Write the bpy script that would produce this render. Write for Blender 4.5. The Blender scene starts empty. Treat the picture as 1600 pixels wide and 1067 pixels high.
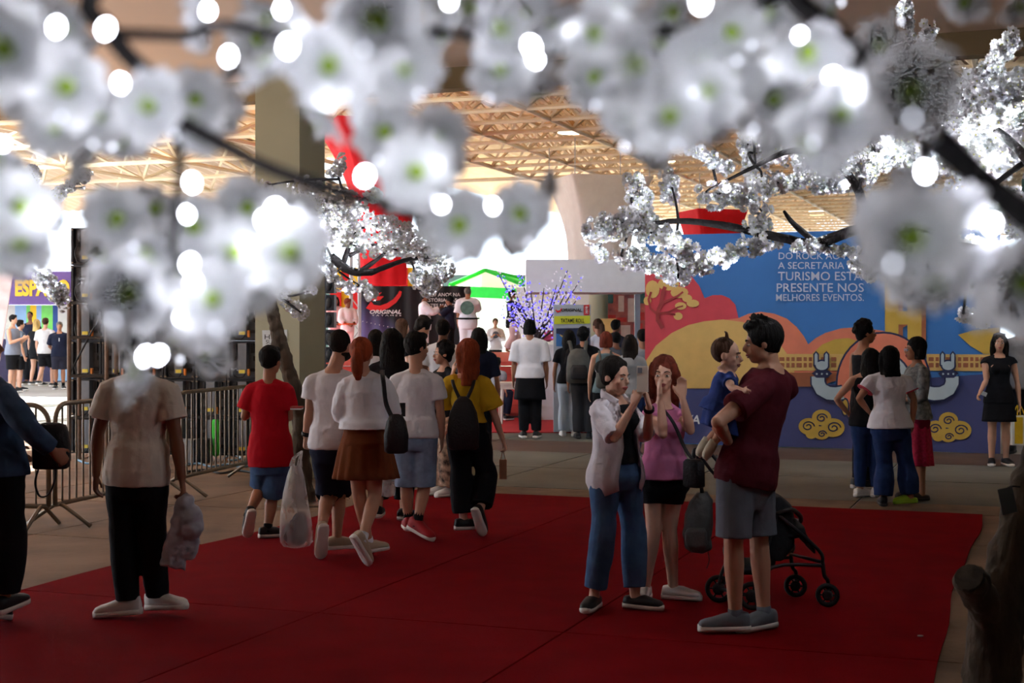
import bpy, bmesh, math, random
import numpy as np
from mathutils import Vector, Matrix, noise

rng = random.Random(11)
scene = bpy.context.scene
col = scene.collection
# ---------------------------------------------------------------- camera
F, HOR, HC = 2222.22, 515.0, 1.70          # focal length in pixels, horizon row, eye height
cam_d = bpy.data.cameras.new('camera'); cam = bpy.data.objects.new('camera', cam_d); col.objects.link(cam)
cam.location = (0, 0, HC); cam.rotation_euler = (math.pi / 2, 0, 0)
cam_d.lens = 50; cam_d.sensor_width = 36; cam_d.shift_y = (HOR - 533.5) / 1600
cam_d.clip_start = 0.05; cam_d.clip_end = 400
cam_d.dof.use_dof = True; cam_d.dof.focus_distance = 11.0; cam_d.dof.aperture_fstop = 5.6
scene.camera = cam
# ---------------------------------------------------------------- light
YAW = math.radians(20.4); CU, SU = math.cos(YAW), math.sin(YAW)
def W(u, v, z=0.0):                          # hall axes (u along the canopy edge, v away from us) to world
    return Vector((CU * u + SU * v, -SU * u + CU * v, z))
world = bpy.data.worlds.new('sky'); scene.world = world; world.use_nodes = True
bg = world.node_tree.nodes['Background']
bg.inputs[0].default_value = (0.74, 0.87, 1.0, 1); bg.inputs[1].default_value = 2.0
sun_d = bpy.data.lights.new('sun', 'SUN'); sun = bpy.data.objects.new('sun', sun_d); col.objects.link(sun)
sun_d.energy = 19.0; sun_d.angle = 0.01; sun_d.color = (1.0, 0.96, 0.91)
sd = W(-0.75, 0.10, 0.64)
sun.rotation_euler = sd.to_track_quat('Z', 'Y').to_euler()
vs = scene.view_settings
vs.view_transform = 'Standard'; vs.look = 'None'; vs.gamma = 1.0; vs.use_curve_mapping = False
vs.exposure = 0.98
scene.cycles.max_bounces = 6; scene.cycles.diffuse_bounces = 3; scene.cycles.glossy_bounces = 2; scene.cycles.transmission_bounces = 3; scene.cycles.adaptive_threshold = 0.1; scene.cycles.adaptive_min_samples = 12; scene.cycles.sample_clamp_indirect = 6.0
scene.cycles.use_denoising = True

# ---------------------------------------------------------------- helpers
def lin(c):
    c = c / 255.0
    return c / 12.92 if c <= 0.04045 else ((c + 0.055) / 1.055) ** 2.4
def rgb(*c): return (lin(c[0]), lin(c[1]), lin(c[2]), 1.0)
MATS = {}
def mat(name, c, rough=0.75, var=0.12, scale=6.0, bump=0.0, bscale=40.0, metal=0.0, emit=0.0, trans=0.0, stretch=None, alpha=1.0, c2=None, spec=0.35):
    """procedural principled material: noise-varied colour, optional fine bump"""
    if name in MATS: return MATS[name]
    m = bpy.data.materials.new(name); MATS[name] = m; m.use_nodes = True
    nt = m.node_tree; N = nt.nodes; L = nt.links; p = N['Principled BSDF']
    base = rgb(*c)
    p.inputs['Roughness'].default_value = rough; p.inputs['Metallic'].default_value = metal; p.inputs['Specular IOR Level'].default_value = spec
    tc = N.new('ShaderNodeTexCoord'); src = tc.outputs['Object']
    if stretch:
        mp = N.new('ShaderNodeMapping'); mp.inputs['Scale'].default_value = stretch; L.new(src, mp.inputs[0]); src = mp.outputs[0]
    nz = N.new('ShaderNodeTexNoise'); nz.inputs['Scale'].default_value = scale; nz.inputs['Detail'].default_value = 5
    L.new(src, nz.inputs['Vector'])
    mix = N.new('ShaderNodeMix'); mix.data_type = 'RGBA'
    lo = rgb(*c2) if c2 else tuple(x * (1 - var) for x in base[:3]) + (1,)
    hi = base if c2 else tuple(min(1, x * (1 + var)) for x in base[:3]) + (1,)
    rmp = N.new('ShaderNodeMapRange'); rmp.inputs[1].default_value = 0.32; rmp.inputs[2].default_value = 0.68
    L.new(nz.outputs['Fac'], rmp.inputs[0]); L.new(rmp.outputs[0], mix.inputs[0])
    mix.inputs[6].default_value = lo; mix.inputs[7].default_value = hi
    L.new(mix.outputs[2], p.inputs['Base Color'])
    if bump:
        n2 = N.new('ShaderNodeTexNoise'); n2.inputs['Scale'].default_value = bscale; n2.inputs['Detail'].default_value = 4; L.new(src, n2.inputs['Vector'])
        b = N.new('ShaderNodeBump'); b.inputs['Strength'].default_value = bump; b.inputs['Distance'].default_value = 0.02
        L.new(n2.outputs['Fac'], b.inputs['Height']); L.new(b.outputs[0], p.inputs['Normal'])
    if emit:
        p.inputs['Emission Color'].default_value = base; p.inputs['Emission Strength'].default_value = emit
        m.cycles.emission_sampling = 'NONE'
    if trans:
        tr = N.new('ShaderNodeBsdfTranslucent'); L.new(mix.outputs[2], tr.inputs[0])
        ms = N.new('ShaderNodeMixShader'); ms.inputs[0].default_value = trans
        out = N['Material Output']; L.new(p.outputs[0], ms.inputs[1]); L.new(tr.outputs[0], ms.inputs[2]); L.new(ms.outputs[0], out.inputs[0])
    if alpha < 1: p.inputs['Alpha'].default_value = alpha
    return m
def P(x, y, Y): return Vector(((x - 800) * Y / F, Y, HC - (y - HOR) * Y / F))
def ground(x, y, z=0.0): return P(x, y, (HC - z) * F / (y - HOR))
ORG = {}
def link(o, parent=None):
    col.objects.link(o)
    if parent is not None:
        o.parent = parent; ORG[o.name] = ORG.get(parent.name, Vector())
    return o
def tag(o, label=None, cat=None, group=None, kind=None):
    if label: o['label'] = label
    if cat: o['category'] = cat
    if group: o['group'] = group
    if kind: o['kind'] = kind
    return o
def thing(name, loc, label=None, cat=None, group=None, kind=None):
    o = bpy.data.objects.new(name, None); o.empty_display_size = 0.1; col.objects.link(o)
    o.location = loc; ORG[o.name] = Vector(loc)
    return tag(o, label, cat, group, kind)
PENDING = []
def npv(v): return np.array((v[0], v[1], v[2]), float)
class MB:
    """collects geometry in world space; build() links it as one mesh object"""
    def __init__(s): s.v = []; s.f = []; s.mi = []; s.n = 0; s.cur = 0
    def add(s, verts, faces):
        b = s.n; verts = np.asarray(verts, float).reshape(-1, 3); s.v.append(verts); s.n += len(verts)
        s.f.extend([tuple(i + b for i in f) for f in faces]); s.mi.extend([s.cur] * len(faces)); return s
    def box(s, c, hx, hy, hz, X=(1, 0, 0), Y=(0, 1, 0), Z=(0, 0, 1)):
        c, X, Y, Z = npv(c), npv(X), npv(Y), npv(Z); vs = []
        for k in (-1, 1):
            for j in (-1, 1):
                for i in (-1, 1): vs.append(c + X * hx * i + Y * hy * j + Z * hz * k)
        return s.add(vs, [(0, 2, 3, 1), (4, 5, 7, 6), (0, 1, 5, 4), (2, 6, 7, 3), (0, 4, 6, 2), (1, 3, 7, 5)])
    def uvbox(s, u0, u1, v0, v1, z0, z1):
        c = W((u0 + u1) / 2, (v0 + v1) / 2, (z0 + z1) / 2)
        return s.box(c, abs(u1 - u0) / 2, abs(v1 - v0) / 2, abs(z1 - z0) / 2, W(1, 0), W(0, 1))
    def loft(s, secs, n=14, cap=True, pw=1.0):
        """secs: (centre, a, b, ra, rb)"""
        th = np.linspace(0, 2 * math.pi, n, endpoint=False)
        ct, st = np.cos(th), np.sin(th)
        if pw != 1.0: ct = np.sign(ct) * abs(ct) ** pw; st = np.sign(st) * abs(st) ** pw
        vs = []
        for (c, a, b, ra, rb) in secs: vs.append(npv(c)[None] + np.outer(ct * ra, npv(a)) + np.outer(st * rb, npv(b)))
        k = len(secs); fs = []
        for i in range(k - 1):
            for j in range(n):
                j2 = (j + 1) % n; fs.append((i * n + j, i * n + j2, (i + 1) * n + j2, (i + 1) * n + j))
        if cap: fs.append(tuple(range(n - 1, -1, -1))); fs.append(tuple((k - 1) * n + j for j in range(n)))
        return s.add(np.concatenate(vs), fs)
    def tube(s, pts, r, rb=None, lat=None, n=8, sub=0, cap=True):
        pts = [npv(p) for p in pts]; k = len(pts)
        r = [r] * k if np.isscalar(r) else list(r); rb = r if rb is None else ([rb] * k if np.isscalar(rb) else list(rb))
        if sub and k > 2:
            q = []; qr = []; qb = []
            for i in range(k - 1):
                p0, p1, p2, p3 = pts[max(i - 1, 0)], pts[i], pts[i + 1], pts[min(i + 2, k - 1)]
                for j in range(sub):
                    t = j / sub
                    q.append(0.5 * (2 * p1 + (p2 - p0) * t + (2 * p0 - 5 * p1 + 4 * p2 - p3) * t * t + (3 * p1 - p0 - 3 * p2 + p3) * t ** 3))
                    qr.append(r[i] * (1 - t) + r[i + 1] * t); qb.append(rb[i] * (1 - t) + rb[i + 1] * t)
            q.append(pts[-1]); qr.append(r[-1]); qb.append(rb[-1]); pts, r, rb = q, qr, qb; k = len(pts)
        secs = []; prev = None if lat is None else npv(lat)
        for i in range(k):
            t = pts[min(i + 1, k - 1)] - pts[max(i - 1, 0)]; t = t / (np.linalg.norm(t) + 1e-9)
            if prev is None: prev = np.cross(t, (0, 0, 1.0)) if abs(t[2]) < 0.95 else np.array((1.0, 0, 0))
            a = (npv(lat) if lat is not None else prev); a = a - t * np.dot(a, t); nn = np.linalg.norm(a)
            if nn < 1e-4: a = np.cross(t, (0.3, 0.9, 0.2)); nn = np.linalg.norm(a)
            a = a / nn; prev = a; secs.append((pts[i], a, np.cross(t, a), r[i], rb[i]))
        return s.loft(secs, n, cap)
    def ell(s, c, a, b, d, ra, rb, rd, n=12, m=7):
        """ellipsoid with axes a,b,d"""
        c, a, b, d = npv(c), npv(a), npv(b), npv(d); secs = []
        for i in range(m):
            ph = -math.pi / 2 + math.pi * (i + 0.35) / (m - 0.3); ph = max(-1.52, min(1.52, ph))
            secs.append((c + d * rd * math.sin(ph), a, b, ra * math.cos(ph), rb * math.cos(ph)))
        return s.loft(secs, n)
    def ball(s, c, r, n=10, m=6): return s.ell(c, (1, 0, 0), (0, 1, 0), (0, 0, 1), r, r, r, n, m)
    def poly(s, pts, nrm=None, th=0.0):
        """flat n-gon, extruded back along -nrm when th"""
        pts = [npv(p) for p in pts]; k = len(pts)
        if th:
            nn = npv(nrm) * th; s.add(pts + [p - nn for p in pts], [tuple(range(k)), tuple(range(2 * k - 1, k - 1, -1))] + [(i, i + k, (i + 1) % k + k, (i + 1) % k) for i in range(k)])
        else: s.add(pts, [tuple(range(k))])
        return s
    def mesh(s, name, mats, off=(0, 0, 0)):
        me = bpy.data.meshes.new(name); v = np.concatenate(s.v) - npv(off)
        me.from_pydata(v.tolist(), [], s.f)
        for m in (mats if isinstance(mats, (list, tuple)) else [mats]): me.materials.append(m)
        if max(s.mi, default=0): me.polygons.foreach_set('material_index', s.mi)
        me.update(); return me
    def build(s, name, mats, parent=None, smooth=False, vox=0, relax=4, wrinkle=0, wsize=0.12, loc=None):
        off = ORG[parent.name] if parent is not None else (Vector(loc) if loc is not None else Vector(np.concatenate(s.v).mean(0) * np.array((1, 1, 0)) + np.array((0, 0, 1)) * np.concatenate(s.v)[:, 2].min()))
        me = s.mesh(name, mats, off); o = bpy.data.objects.new(name, me); link(o, parent)
        if parent is None: o.location = off; ORG[o.name] = Vector(off)
        if smooth or vox: me.polygons.foreach_set('use_smooth', [True] * len(me.polygons))
        if vox:
            r = o.modifiers.new('r', 'REMESH'); r.mode = 'VOXEL'; r.voxel_size = vox; r.use_smooth_shade = True
            if relax: k = o.modifiers.new('s', 'SMOOTH'); k.iterations = relax; k.factor = 0.5
            if wrinkle:
                d = o.modifiers.new('d', 'DISPLACE'); d.texture = wrinkle_tex(wsize); d.strength = wrinkle; d.mid_level = 0.38; d.texture_coords = 'GLOBAL'
            PENDING.append(o)
        return o
WT = {}
def wrinkle_tex(sz):
    if sz not in WT:
        t = bpy.data.textures.new('folds', 'CLOUDS'); t.noise_scale = sz; t.noise_depth = 1
        if sz > .055: t.noise_scale = sz * 2.2; t.noise_basis = 'VORONOI_F2_F1'
        WT[sz] = t
    return WT[sz]
def apply_pending():
    bpy.context.view_layer.update(); dg = bpy.context.evaluated_depsgraph_get(); done = []
    for o in PENDING: done.append((o, bpy.data.meshes.new_from_object(o.evaluated_get(dg))))
    for o, me in done:
        old = o.data; o.modifiers.clear(); o.data = me; me.name = old.name; bpy.data.meshes.remove(old)
        me.polygons.foreach_set('use_smooth', [True] * len(me.polygons))
    PENDING.clear()
def inst(me, name, parent, M):
    """shared mesh placed by a world matrix under parent"""
    o = bpy.data.objects.new(name, me); col.objects.link(o)
    if parent is not None: o.parent = parent; o.matrix_local = Matrix.Translation(-ORG[parent.name]) @ M; ORG[o.name] = ORG[parent.name]
    else: o.matrix_world = M
    return o
class Plane:
    """an upright flat face: origin, unit right, unit up; at() maps a photo pixel onto it"""
    def __init__(s, o, r, up=(0, 0, 1)):
        s.o, s.r, s.u = Vector(o), Vector(r).normalized(), Vector(up).normalized(); s.n = s.r.cross(s.u)   # towards the viewer
    def at(s, x, y, k=0.0):
        c = Vector((0, 0, HC)); d = P(x, y, 1.0) - c; t = (s.o - c).dot(s.n) / d.dot(s.n); return c + d * t + s.n * k
    def ab(s, a, b, k=0.0): return s.o + s.r * a + s.u * b + s.n * k
def shape(pl, pts, name, m, parent, k, px=True, th=0.002):
    q = [pl.at(x, y, k) if px else pl.ab(x, y, k) for x, y in pts]
    nrm = pl.n
    b = MB(); b.poly(q, nrm, th); return b.build(name, m, parent)
def arc(cx, cy, rx, ry, a0, a1, n=16): return [(cx + rx * math.cos(math.radians(a0 + (a1 - a0) * i / n)), cy - ry * math.sin(math.radians(a0 + (a1 - a0) * i / n))) for i in range(n + 1)]
def stroke(pts, w):
    """polyline to a ribbon polygon (pixel units)"""
    L = []; R = []; k = len(pts); ws = [w] * k if np.isscalar(w) else w
    for i in range(k):
        a, b = pts[max(i - 1, 0)], pts[min(i + 1, k - 1)]; dx, dy = b[0] - a[0], b[1] - a[1]; l = math.hypot(dx, dy) + 1e-9
        nx, ny = -dy / l * ws[i] / 2, dx / l * ws[i] / 2; L.append((pts[i][0] + nx, pts[i][1] + ny)); R.append((pts[i][0] - nx, pts[i][1] - ny))
    return L + R[::-1]
def ribbon(pl, pts, w, name, m, parent, k):
    """ribbon built as quads so that it may curl"""
    q = stroke(pts, w); n = len(pts); v = [npv(pl.at(x, y, k)) for x, y in q]; f = []
    for i in range(n - 1): f.append((i, i + 1, 2 * n - 2 - i, 2 * n - 1 - i))
    b = MB(); b.add(v, f); return b.build(name, m, parent)
def text(pl, s, x0, x1, ybase, ytop, m, parent, k=0.006, name='lettering', shear=0.0, bold=0.0, letters=False):
    cu = bpy.data.curves.new('t', 'FONT'); cu.body = s; cu.shear = shear; cu.extrude = 0.0; cu.offset = bold; cu.resolution_u = 3
    o = bpy.data.objects.new('t', cu); col.objects.link(o); bpy.context.view_layer.update()
    me = bpy.data.meshes.new_from_object(o.evaluated_get(bpy.context.evaluated_depsgraph_get())); bpy.data.objects.remove(o); bpy.data.curves.remove(cu)
    v = np.zeros(len(me.vertices) * 3); me.vertices.foreach_get('co', v); v = v.reshape(-1, 3)
    a = pl.at(x0, ybase, k); b = pl.at(x1, ybase, k); t = pl.at(x0, ytop, k)
    mn, mx = v[:, 0].min(), v[:, 0].max(); ch = 0.73
    co = npv(a)[None] + np.outer((v[:, 0] - mn) / (mx - mn), npv(b - a)) + np.outer(v[:, 1] / ch, npv(t - a)) - npv(ORG[parent.name])[None]
    if letters:                                   # every letter its own piece, accents kept with their letter
        par = list(range(len(v)))
        def find(i):
            while par[i] != i: par[i] = par[par[i]]; i = par[i]
            return i
        polys = [tuple(q.vertices) for q in me.polygons]
        for q in polys:
            for i in q[1:]: par[find(i)] = find(q[0])
        grp = {}
        for q in polys: grp.setdefault(find(q[0]), []).append(q)
        parts = sorted(([min(v[i, 0] for q in g for i in q), max(v[i, 0] for q in g for i in q), g] for g in grp.values()), key=lambda t: t[0]); out = []
        for a_, b_, g in parts:
            if out and a_ < out[-1][1] - .3 * (b_ - a_): out[-1][1] = max(b_, out[-1][1]); out[-1][2] += g
            else: out.append([a_, b_, list(g)])
        for a_, b_, g in out:
            ids = sorted({i for q in g for i in q}); ix = {i: n for n, i in enumerate(ids)}; l = bpy.data.meshes.new('letter'); l.from_pydata(co[ids].tolist(), [], [tuple(ix[i] for i in q) for q in g]); l.materials.append(m); link(bpy.data.objects.new('letter', l), parent)
        bpy.data.meshes.remove(me); return
    me.vertices.foreach_set('co', co.ravel()); me.materials.clear(); me.materials.append(m); me.update()
    o = bpy.data.objects.new(name, me); return link(o, parent)
# ================================================================ setting
m_slab_brown = mat('concrete_brown', (144, 118, 96), 0.85, 0.22, 1.3, 0.25, 18, c2=(110, 89, 71))
m_slab_grey = mat('concrete_grey', (108, 110, 102), 0.8, 0.2, 0.9, 0.2, 14, c2=(86, 87, 80))
m_slab_dark = mat('concrete_dark', (84, 66, 58), 0.85, 0.2, 1.2, 0.2, 14)
m_dust = mat('concrete_dusty', (132, 112, 90), 0.9, 0.25, 2.5, 0.3, 20, c2=(100, 82, 66))
m_ground = mat('pale_paving', (166, 163, 160), 0.85, 0.12, 0.6)
m_soffit = mat('soffit_paint', (232, 212, 196), 0.8, 0.04, 0.5)
m_beam = mat('olive_beam', (150, 132, 100), 0.8, 0.1, 1.0)
m_truss = mat('cream_truss_paint', (242, 224, 192), 0.6, 0.08, 2.0)
m_sheet = mat('roof_sheet', (190, 160, 130), 0.6, 0.08, 0.6)
m_column = mat('column_paint', (170, 170, 146), 0.8, 0.06, 1.2, 0.05, 30)
floor = MB().uvbox(-70, 50, -14, 110, -0.2, -0.014).build('floor', m_ground)
tag(floor, kind='structure')
us = [-22.2 + 2.05 * i for i in range(16)]; vsl = [3.4, 5.5, 7.6, 9.7, 11.8, 13.72, 14.45, 16.6, 18.75, 20.6, 23, 26, 29, 32]
for i in range(len(us) - 1):
    for j in range(len(vsl) - 1):
        if vsl[j] > 20 and us[i] > -3: continue
        v0, v1 = vsl[j], vsl[j + 1]
        m = m_slab_brown if v1 < 13.8 else (m_dust if v1 < 14.6 else (m_slab_dark if 18.7 < v0 < 20 else m_slab_grey))
        if us[i] < -8.5 and v1 < 19: m = m_slab_brown
        g = 0.011
        b = MB(); dz = -0.003 * rng.random(); b.uvbox(us[i] + g, us[i + 1] - g, v0 + g, v1 - g, -0.05, dz); b.build('concrete_slab', m, floor)
# canopy soffit, edge beam
tag(MB().uvbox(-17, 26, -12, 15.5, 4.8, 5.1).build('ceiling', m_soffit), kind='structure')
tag(MB().uvbox(-17, 26, 15.5, 15.75, 4.55, 5.5).build('trim_1', m_beam), kind='structure')
tag(MB().uvbox(-22, 26, -12.4, -12, 0, 5.1).build('wall_back_blocker', m_column), kind='structure')  # unseen wall added to keep light out from behind the camera
tag(MB().uvbox(-17.4, -17, -12, 3.0, 0, 5.1).build('wall_left_blocker', m_column), kind='structure')  # unseen wall added to block side light and darken the near carpet
tag(MB().uvbox(26, 26.4, -12, 75, 0, 9).build('wall_right', m_column), kind='structure')
# corrugated roof
def sheet(u0, u1, v0, v1, z, z1=None):
    z1 = z if z1 is None else z1
    n = int((u1 - u0) / 0.2); b = MB(); vs_ = []; fs = []
    for i in range(n + 1):
        u = u0 + (u1 - u0) * i / n; zz = z + (0.05 if i % 2 else 0)
        vs_ += [npv(W(u, v0, zz)), npv(W(u, v1, zz + z1 - z))]
    for i in range(n): fs.append((2 * i, 2 * i + 1, 2 * i + 3, 2 * i + 2))
    k = len(vs_); vs_ += [v + np.array((0, 0, 0.12)) for v in vs_]; fs += [tuple(i + k for i in f[::-1]) for f in fs]
    return b.add(vs_, fs)
ZB, ZT = 6.0, 7.15
m_sheet_glow = mat('translucent_roof_glow', (224, 190, 146), .6, .08, .6, trans=.16)  # roof glow put into the material: same sheeting made golden and translucent
roof = sheet(-6, 26, 15.75, 75, 7.35).build('roof', m_sheet); tag(roof, kind='structure')
tag(sheet(-22, -6, 15.75, 75, 7.35).build('roof', m_sheet_glow), kind='structure')
tag(sheet(-42, -22, 31, 36.5, 7.35).build('roof', m_sheet), kind='structure')
tag(sheet(-42, -22, 36.5, 44.5, 7.35, 6.15).build('roof', m_sheet), kind='structure')
# space frame: every chord is a piece, the thin web members are joined
def space_frame(u0, u1, v0, v1, du, dv, rc=0.052, rw=0.038):
    fr = thing('roof_space_frame', W((u0 + u1) / 2, (v0 + v1) / 2, ZB), kind='structure')
    nu, nv = int(round((u1 - u0) / du)), int(round((v1 - v0) / dv)); web = MB()
    for j in range(nv + 1):
        v = v0 + dv * j; MB().tube([W(u0, v, ZB), W(u1, v, ZB)], rc, n=6).build('bottom_chord', m_truss, fr)
        if j < nv: MB().tube([W(u0 + du / 2, v + dv / 2, ZT), W(u1 - du / 2, v + dv / 2, ZT)], rc, n=6).build('top_chord', m_truss, fr)
    for i in range(nu + 1):
        u = u0 + du * i; MB().tube([W(u, v0, ZB), W(u, v1, ZB)], rc, n=6).build('cross_chord', m_truss, fr)
        if i < nu: MB().tube([W(u + du / 2, v0 + dv / 2, ZT), W(u + du / 2, v1 - dv / 2, ZT)], rc, n=6).build('top_cross_chord', m_truss, fr)
    for i in range(nu):
        for j in range(nv):
            t = W(u0 + du * (i + .5), v0 + dv * (j + .5), ZT)
            for a in (0, 1):
                for c in (0, 1): web.tube([W(u0 + du * (i + a), v0 + dv * (j + c), ZB), t], rw, n=4, cap=False)
    tag(web.build('web_bracing', m_truss, fr), kind='stuff'); return fr
space_frame(-13.6, 20, 17.0, 68.0, 2.1, 1.5)
space_frame(-41.6, -13.6, 17.0, 38.0, 3.5, 3.5, 0.06, 0.05)
# square column under the canopy edge
c0 = P(468, 600, 16.0); cu_ = CU * c0.x - SU * c0.y; cv_ = SU * c0.x + CU * c0.y
MB().uvbox(cu_ - 0.57, cu_, cv_, cv_ + 0.6, 0, 4.8).build('column', m_column).update_tag()
colm = bpy.data.objects['column']; tag(colm, kind='structure'); ORG['column'] = colm.location.copy()
col_pl = Plane(W(cu_ - 0.57, cv_), W(1, 0))
notice = thing('paper_notice', col_pl.at(430, 547), 'white paper notice taped to the pale concrete column', 'notice')
m_paper = mat('paper', (214, 222, 226), 0.8, 0.04); m_ink = mat('black_ink', (30, 30, 34), 0.8, 0.05)
shape(col_pl, [(410, 516), (449, 515), (449, 549), (411, 550)], 'sheet', m_paper, notice, 0.006)
text(col_pl, 'H. ST', 414, 445, 530, 522, m_ink, notice, 0.008, letters=True)
text(col_pl, 'SUL', 416, 430, 537, 531, m_ink, notice, 0.008, letters=True)
# distant columns of the hall
for (x, Y, w) in ((941, 36, .22), (963, 44, .25)):
    b = MB(); p = P(x, 600, Y); b.loft([(Vector((p.x, Y, z)), (1, 0, 0), (0, 1, 0), w, w) for z in (0, 5.0)], 16); tag(b.build('column', m_column, smooth=True), kind='structure')
# far dark wall of trees and buildings closing the hall
m_far = mat('far_dark_wall', (70, 86, 78), 0.9, 0.3, 0.3)
tag(MB().box(P(740, 515, 86) + Vector((0, 0, .3)), 9, .3, 3.0).build('wall_far', m_far), kind='structure')
tag(MB().uvbox(-0.3, 10, 25.0, 25.3, 0, 4.2).build('wall_far_right', m_far), kind='structure')
# ---------------------------------------------------------------- carpet
m_carpet = mat('red_carpet', (126, 12, 19), 0.95, 0.10, 3.0, 0.35, 160, spec=0.03)
carpet = thing('red_carpet', W(-3.3, 9), 'large red carpet spread over the floor, joined from long strips', 'carpet')
for (u0, u1) in ((-6.2, -4.05), (-4.05, -2.5), (-2.5, -0.5)):
    for (v0, v1) in ((1.5, 7.55), (7.55, 13.72)):
        n = 18; k = 8; b = MB(); vs_ = []; fs = []
        for i in range(n + 1):
            for j in range(k + 1):
                u = u0 + 0.006 + (u1 - u0 - 0.012) * j / k; v = v0 + 0.006 + (v1 - v0 - 0.012) * i / n
                e = 0.0
                if u1 > -1 and j == k: u += 0.025 * math.sin(v * 1.1) + 0.01 * math.sin(v * 3.1)
                if u0 < -6 and j == 0: u += 0.05 * math.sin(v * 1.3)
                
                vs_.append(npv(W(u, v, 0.010 + 0.0008 * math.sin(u * 5 + v * 2.3))))
        for i in range(n):
            for j in range(k): a = i * (k + 1) + j; fs.append((a, a + 1, a + k + 2, a + k + 1))
        t = len(vs_); vs_ += [npv((p[0], p[1], 0.001)) for p in vs_]
        ring = [j for j in range(k + 1)] + [i * (k + 1) + k for i in range(1, n + 1)] + [n * (k + 1) + j for j in range(k - 1, -1, -1)] + [i * (k + 1) for i in range(n - 1, 0, -1)]
        for a, c in zip(ring, ring[1:] + ring[:1]): fs.append((a, a + t, c + t, c))
        b.add(vs_, fs); b.build('carpet_strip', m_carpet, carpet)
# ---------------------------------------------------------------- printed banner on the right
m_blue = mat('print_blue', (62, 120, 188), 0.6, 0.05, 1.5); m_navy = mat('print_navy', (72, 76, 122), 0.6, 0.06, 1.5)
m_red = mat('print_red', (206, 72, 84), 0.6, 0.05); m_sal = mat('print_salmon', (222, 128, 100), 0.6, 0.05)
m_och = mat('print_ochre', (216, 178, 106), 0.6, 0.05); m_gold = mat('print_gold', (204, 168, 74), 0.6, 0.05)
m_brn = mat('print_brown', (160, 96, 66), 0.6, 0.05); m_pale = mat('print_pale_grey', (176, 190, 196), 0.6, 0.04); m_drk = mat('print_dark_line', (46, 50, 84), 0.6, 0.04)
m_drd = mat('print_dark_red', (158, 58, 60), 0.6, 0.05); m_txt = mat('print_letter_white', (196, 204, 222), 0.6, 0.03); m_white = mat('print_white', (226, 226, 230), 0.6, 0.03)
ban = thing('printed_banner', W(-3, 20.5), 'large blue banner wall printed with clouds, a yellow sun and white lettering', 'banner')
bp = Plane(W(-5.51, 20.5), W(1, 0))
b = MB(); b.uvbox(-5.51, -0.52, 20.5, 20.56, 0.02, 3.1); b.build('panel', m_blue, ban)
def bs(pts, m, k, name='printed_shape'): return shape(bp, pts, name, m, ban, k * 0.0035)
bs([(1008, 607), (1240, 604), (1563, 583), (1563, 709), (1008, 690)], m_navy, 1)
bs([(1008, 408), (1030, 405), (1060, 412)] + [(1081, 432), (1093, 447), (1101, 466), (1114, 461), (1128, 461), (1140, 466), (1149, 476), (1154, 497), (1154, 607), (1008, 607)], m_red, 2)
bs([(1154, 497), (1170, 490), (1189, 487), (1210, 490), (1230, 498), (1245, 511), (1256, 525), (1263, 538), (1275, 528), (1290, 520), (1314, 513), (1341, 511), (1381, 517), (1410, 535), (1410, 583), (1230, 604), (1130, 606), (1130, 500)], m_sal, 3)
bs([(1008, 566), (1025, 540), (1050, 520), (1075, 508), (1100, 502), (1130, 499), (1160, 503), (1190, 514), (1215, 532), (1235, 560), (1244, 590), (1243, 606), (1008, 607)], m_och, 4)
bs([(1262, 575), (1270, 552), (1285, 538), (1305, 530), (1325, 528), (1345, 534), (1360, 548), (1362, 575)], m_gold, 4)
for (x0, x1) in ((1215, 1318), (1448, 1563)):
    dy = (x0 - 1215) * 0.004
    bs([(x0, 553), (x1, 553 + dy), (x1, 579 + dy), (x0, 579)], m_och, 5)
    x = x0 + 3; k = 0
    while x < x1 - 8:
        ww = 5 if k % 3 else 8
        bs([(x, 558), (x + ww, 558), (x + ww, 564), (x, 564)], m_brn, 6, 'printed_brick'); bs([(x, 567), (x + ww, 567), (x + ww, 574), (x, 574)], m_brn, 6, 'printed_brick'); x += ww + 3; k += 1
bs([(1225, 582), (1318, 582), (1318, 590), (1280, 604), (1243, 604)], m_brn, 5)
for (x0, x1, xs) in ((1383, 1404, 1411), (1418, 1440, 1447)):
    bs([(x0, 400), (x1, 400), (x1, 556), (x0, 556)], m_gold, 6); bs([(x1, 400), (xs, 400), (xs, 556), (x1, 556)], m_brn, 6)
bs([(1404, 486), (1419, 486), (1419, 507), (1404, 507)], m_gold, 7); bs([(1404, 507), (1419, 507), (1411, 512)], m_brn, 7)
bs([(1497, 523), (1520, 516), (1562, 511), (1562, 553), (1537, 553), (1516, 540)], m_gold, 5)
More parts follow.
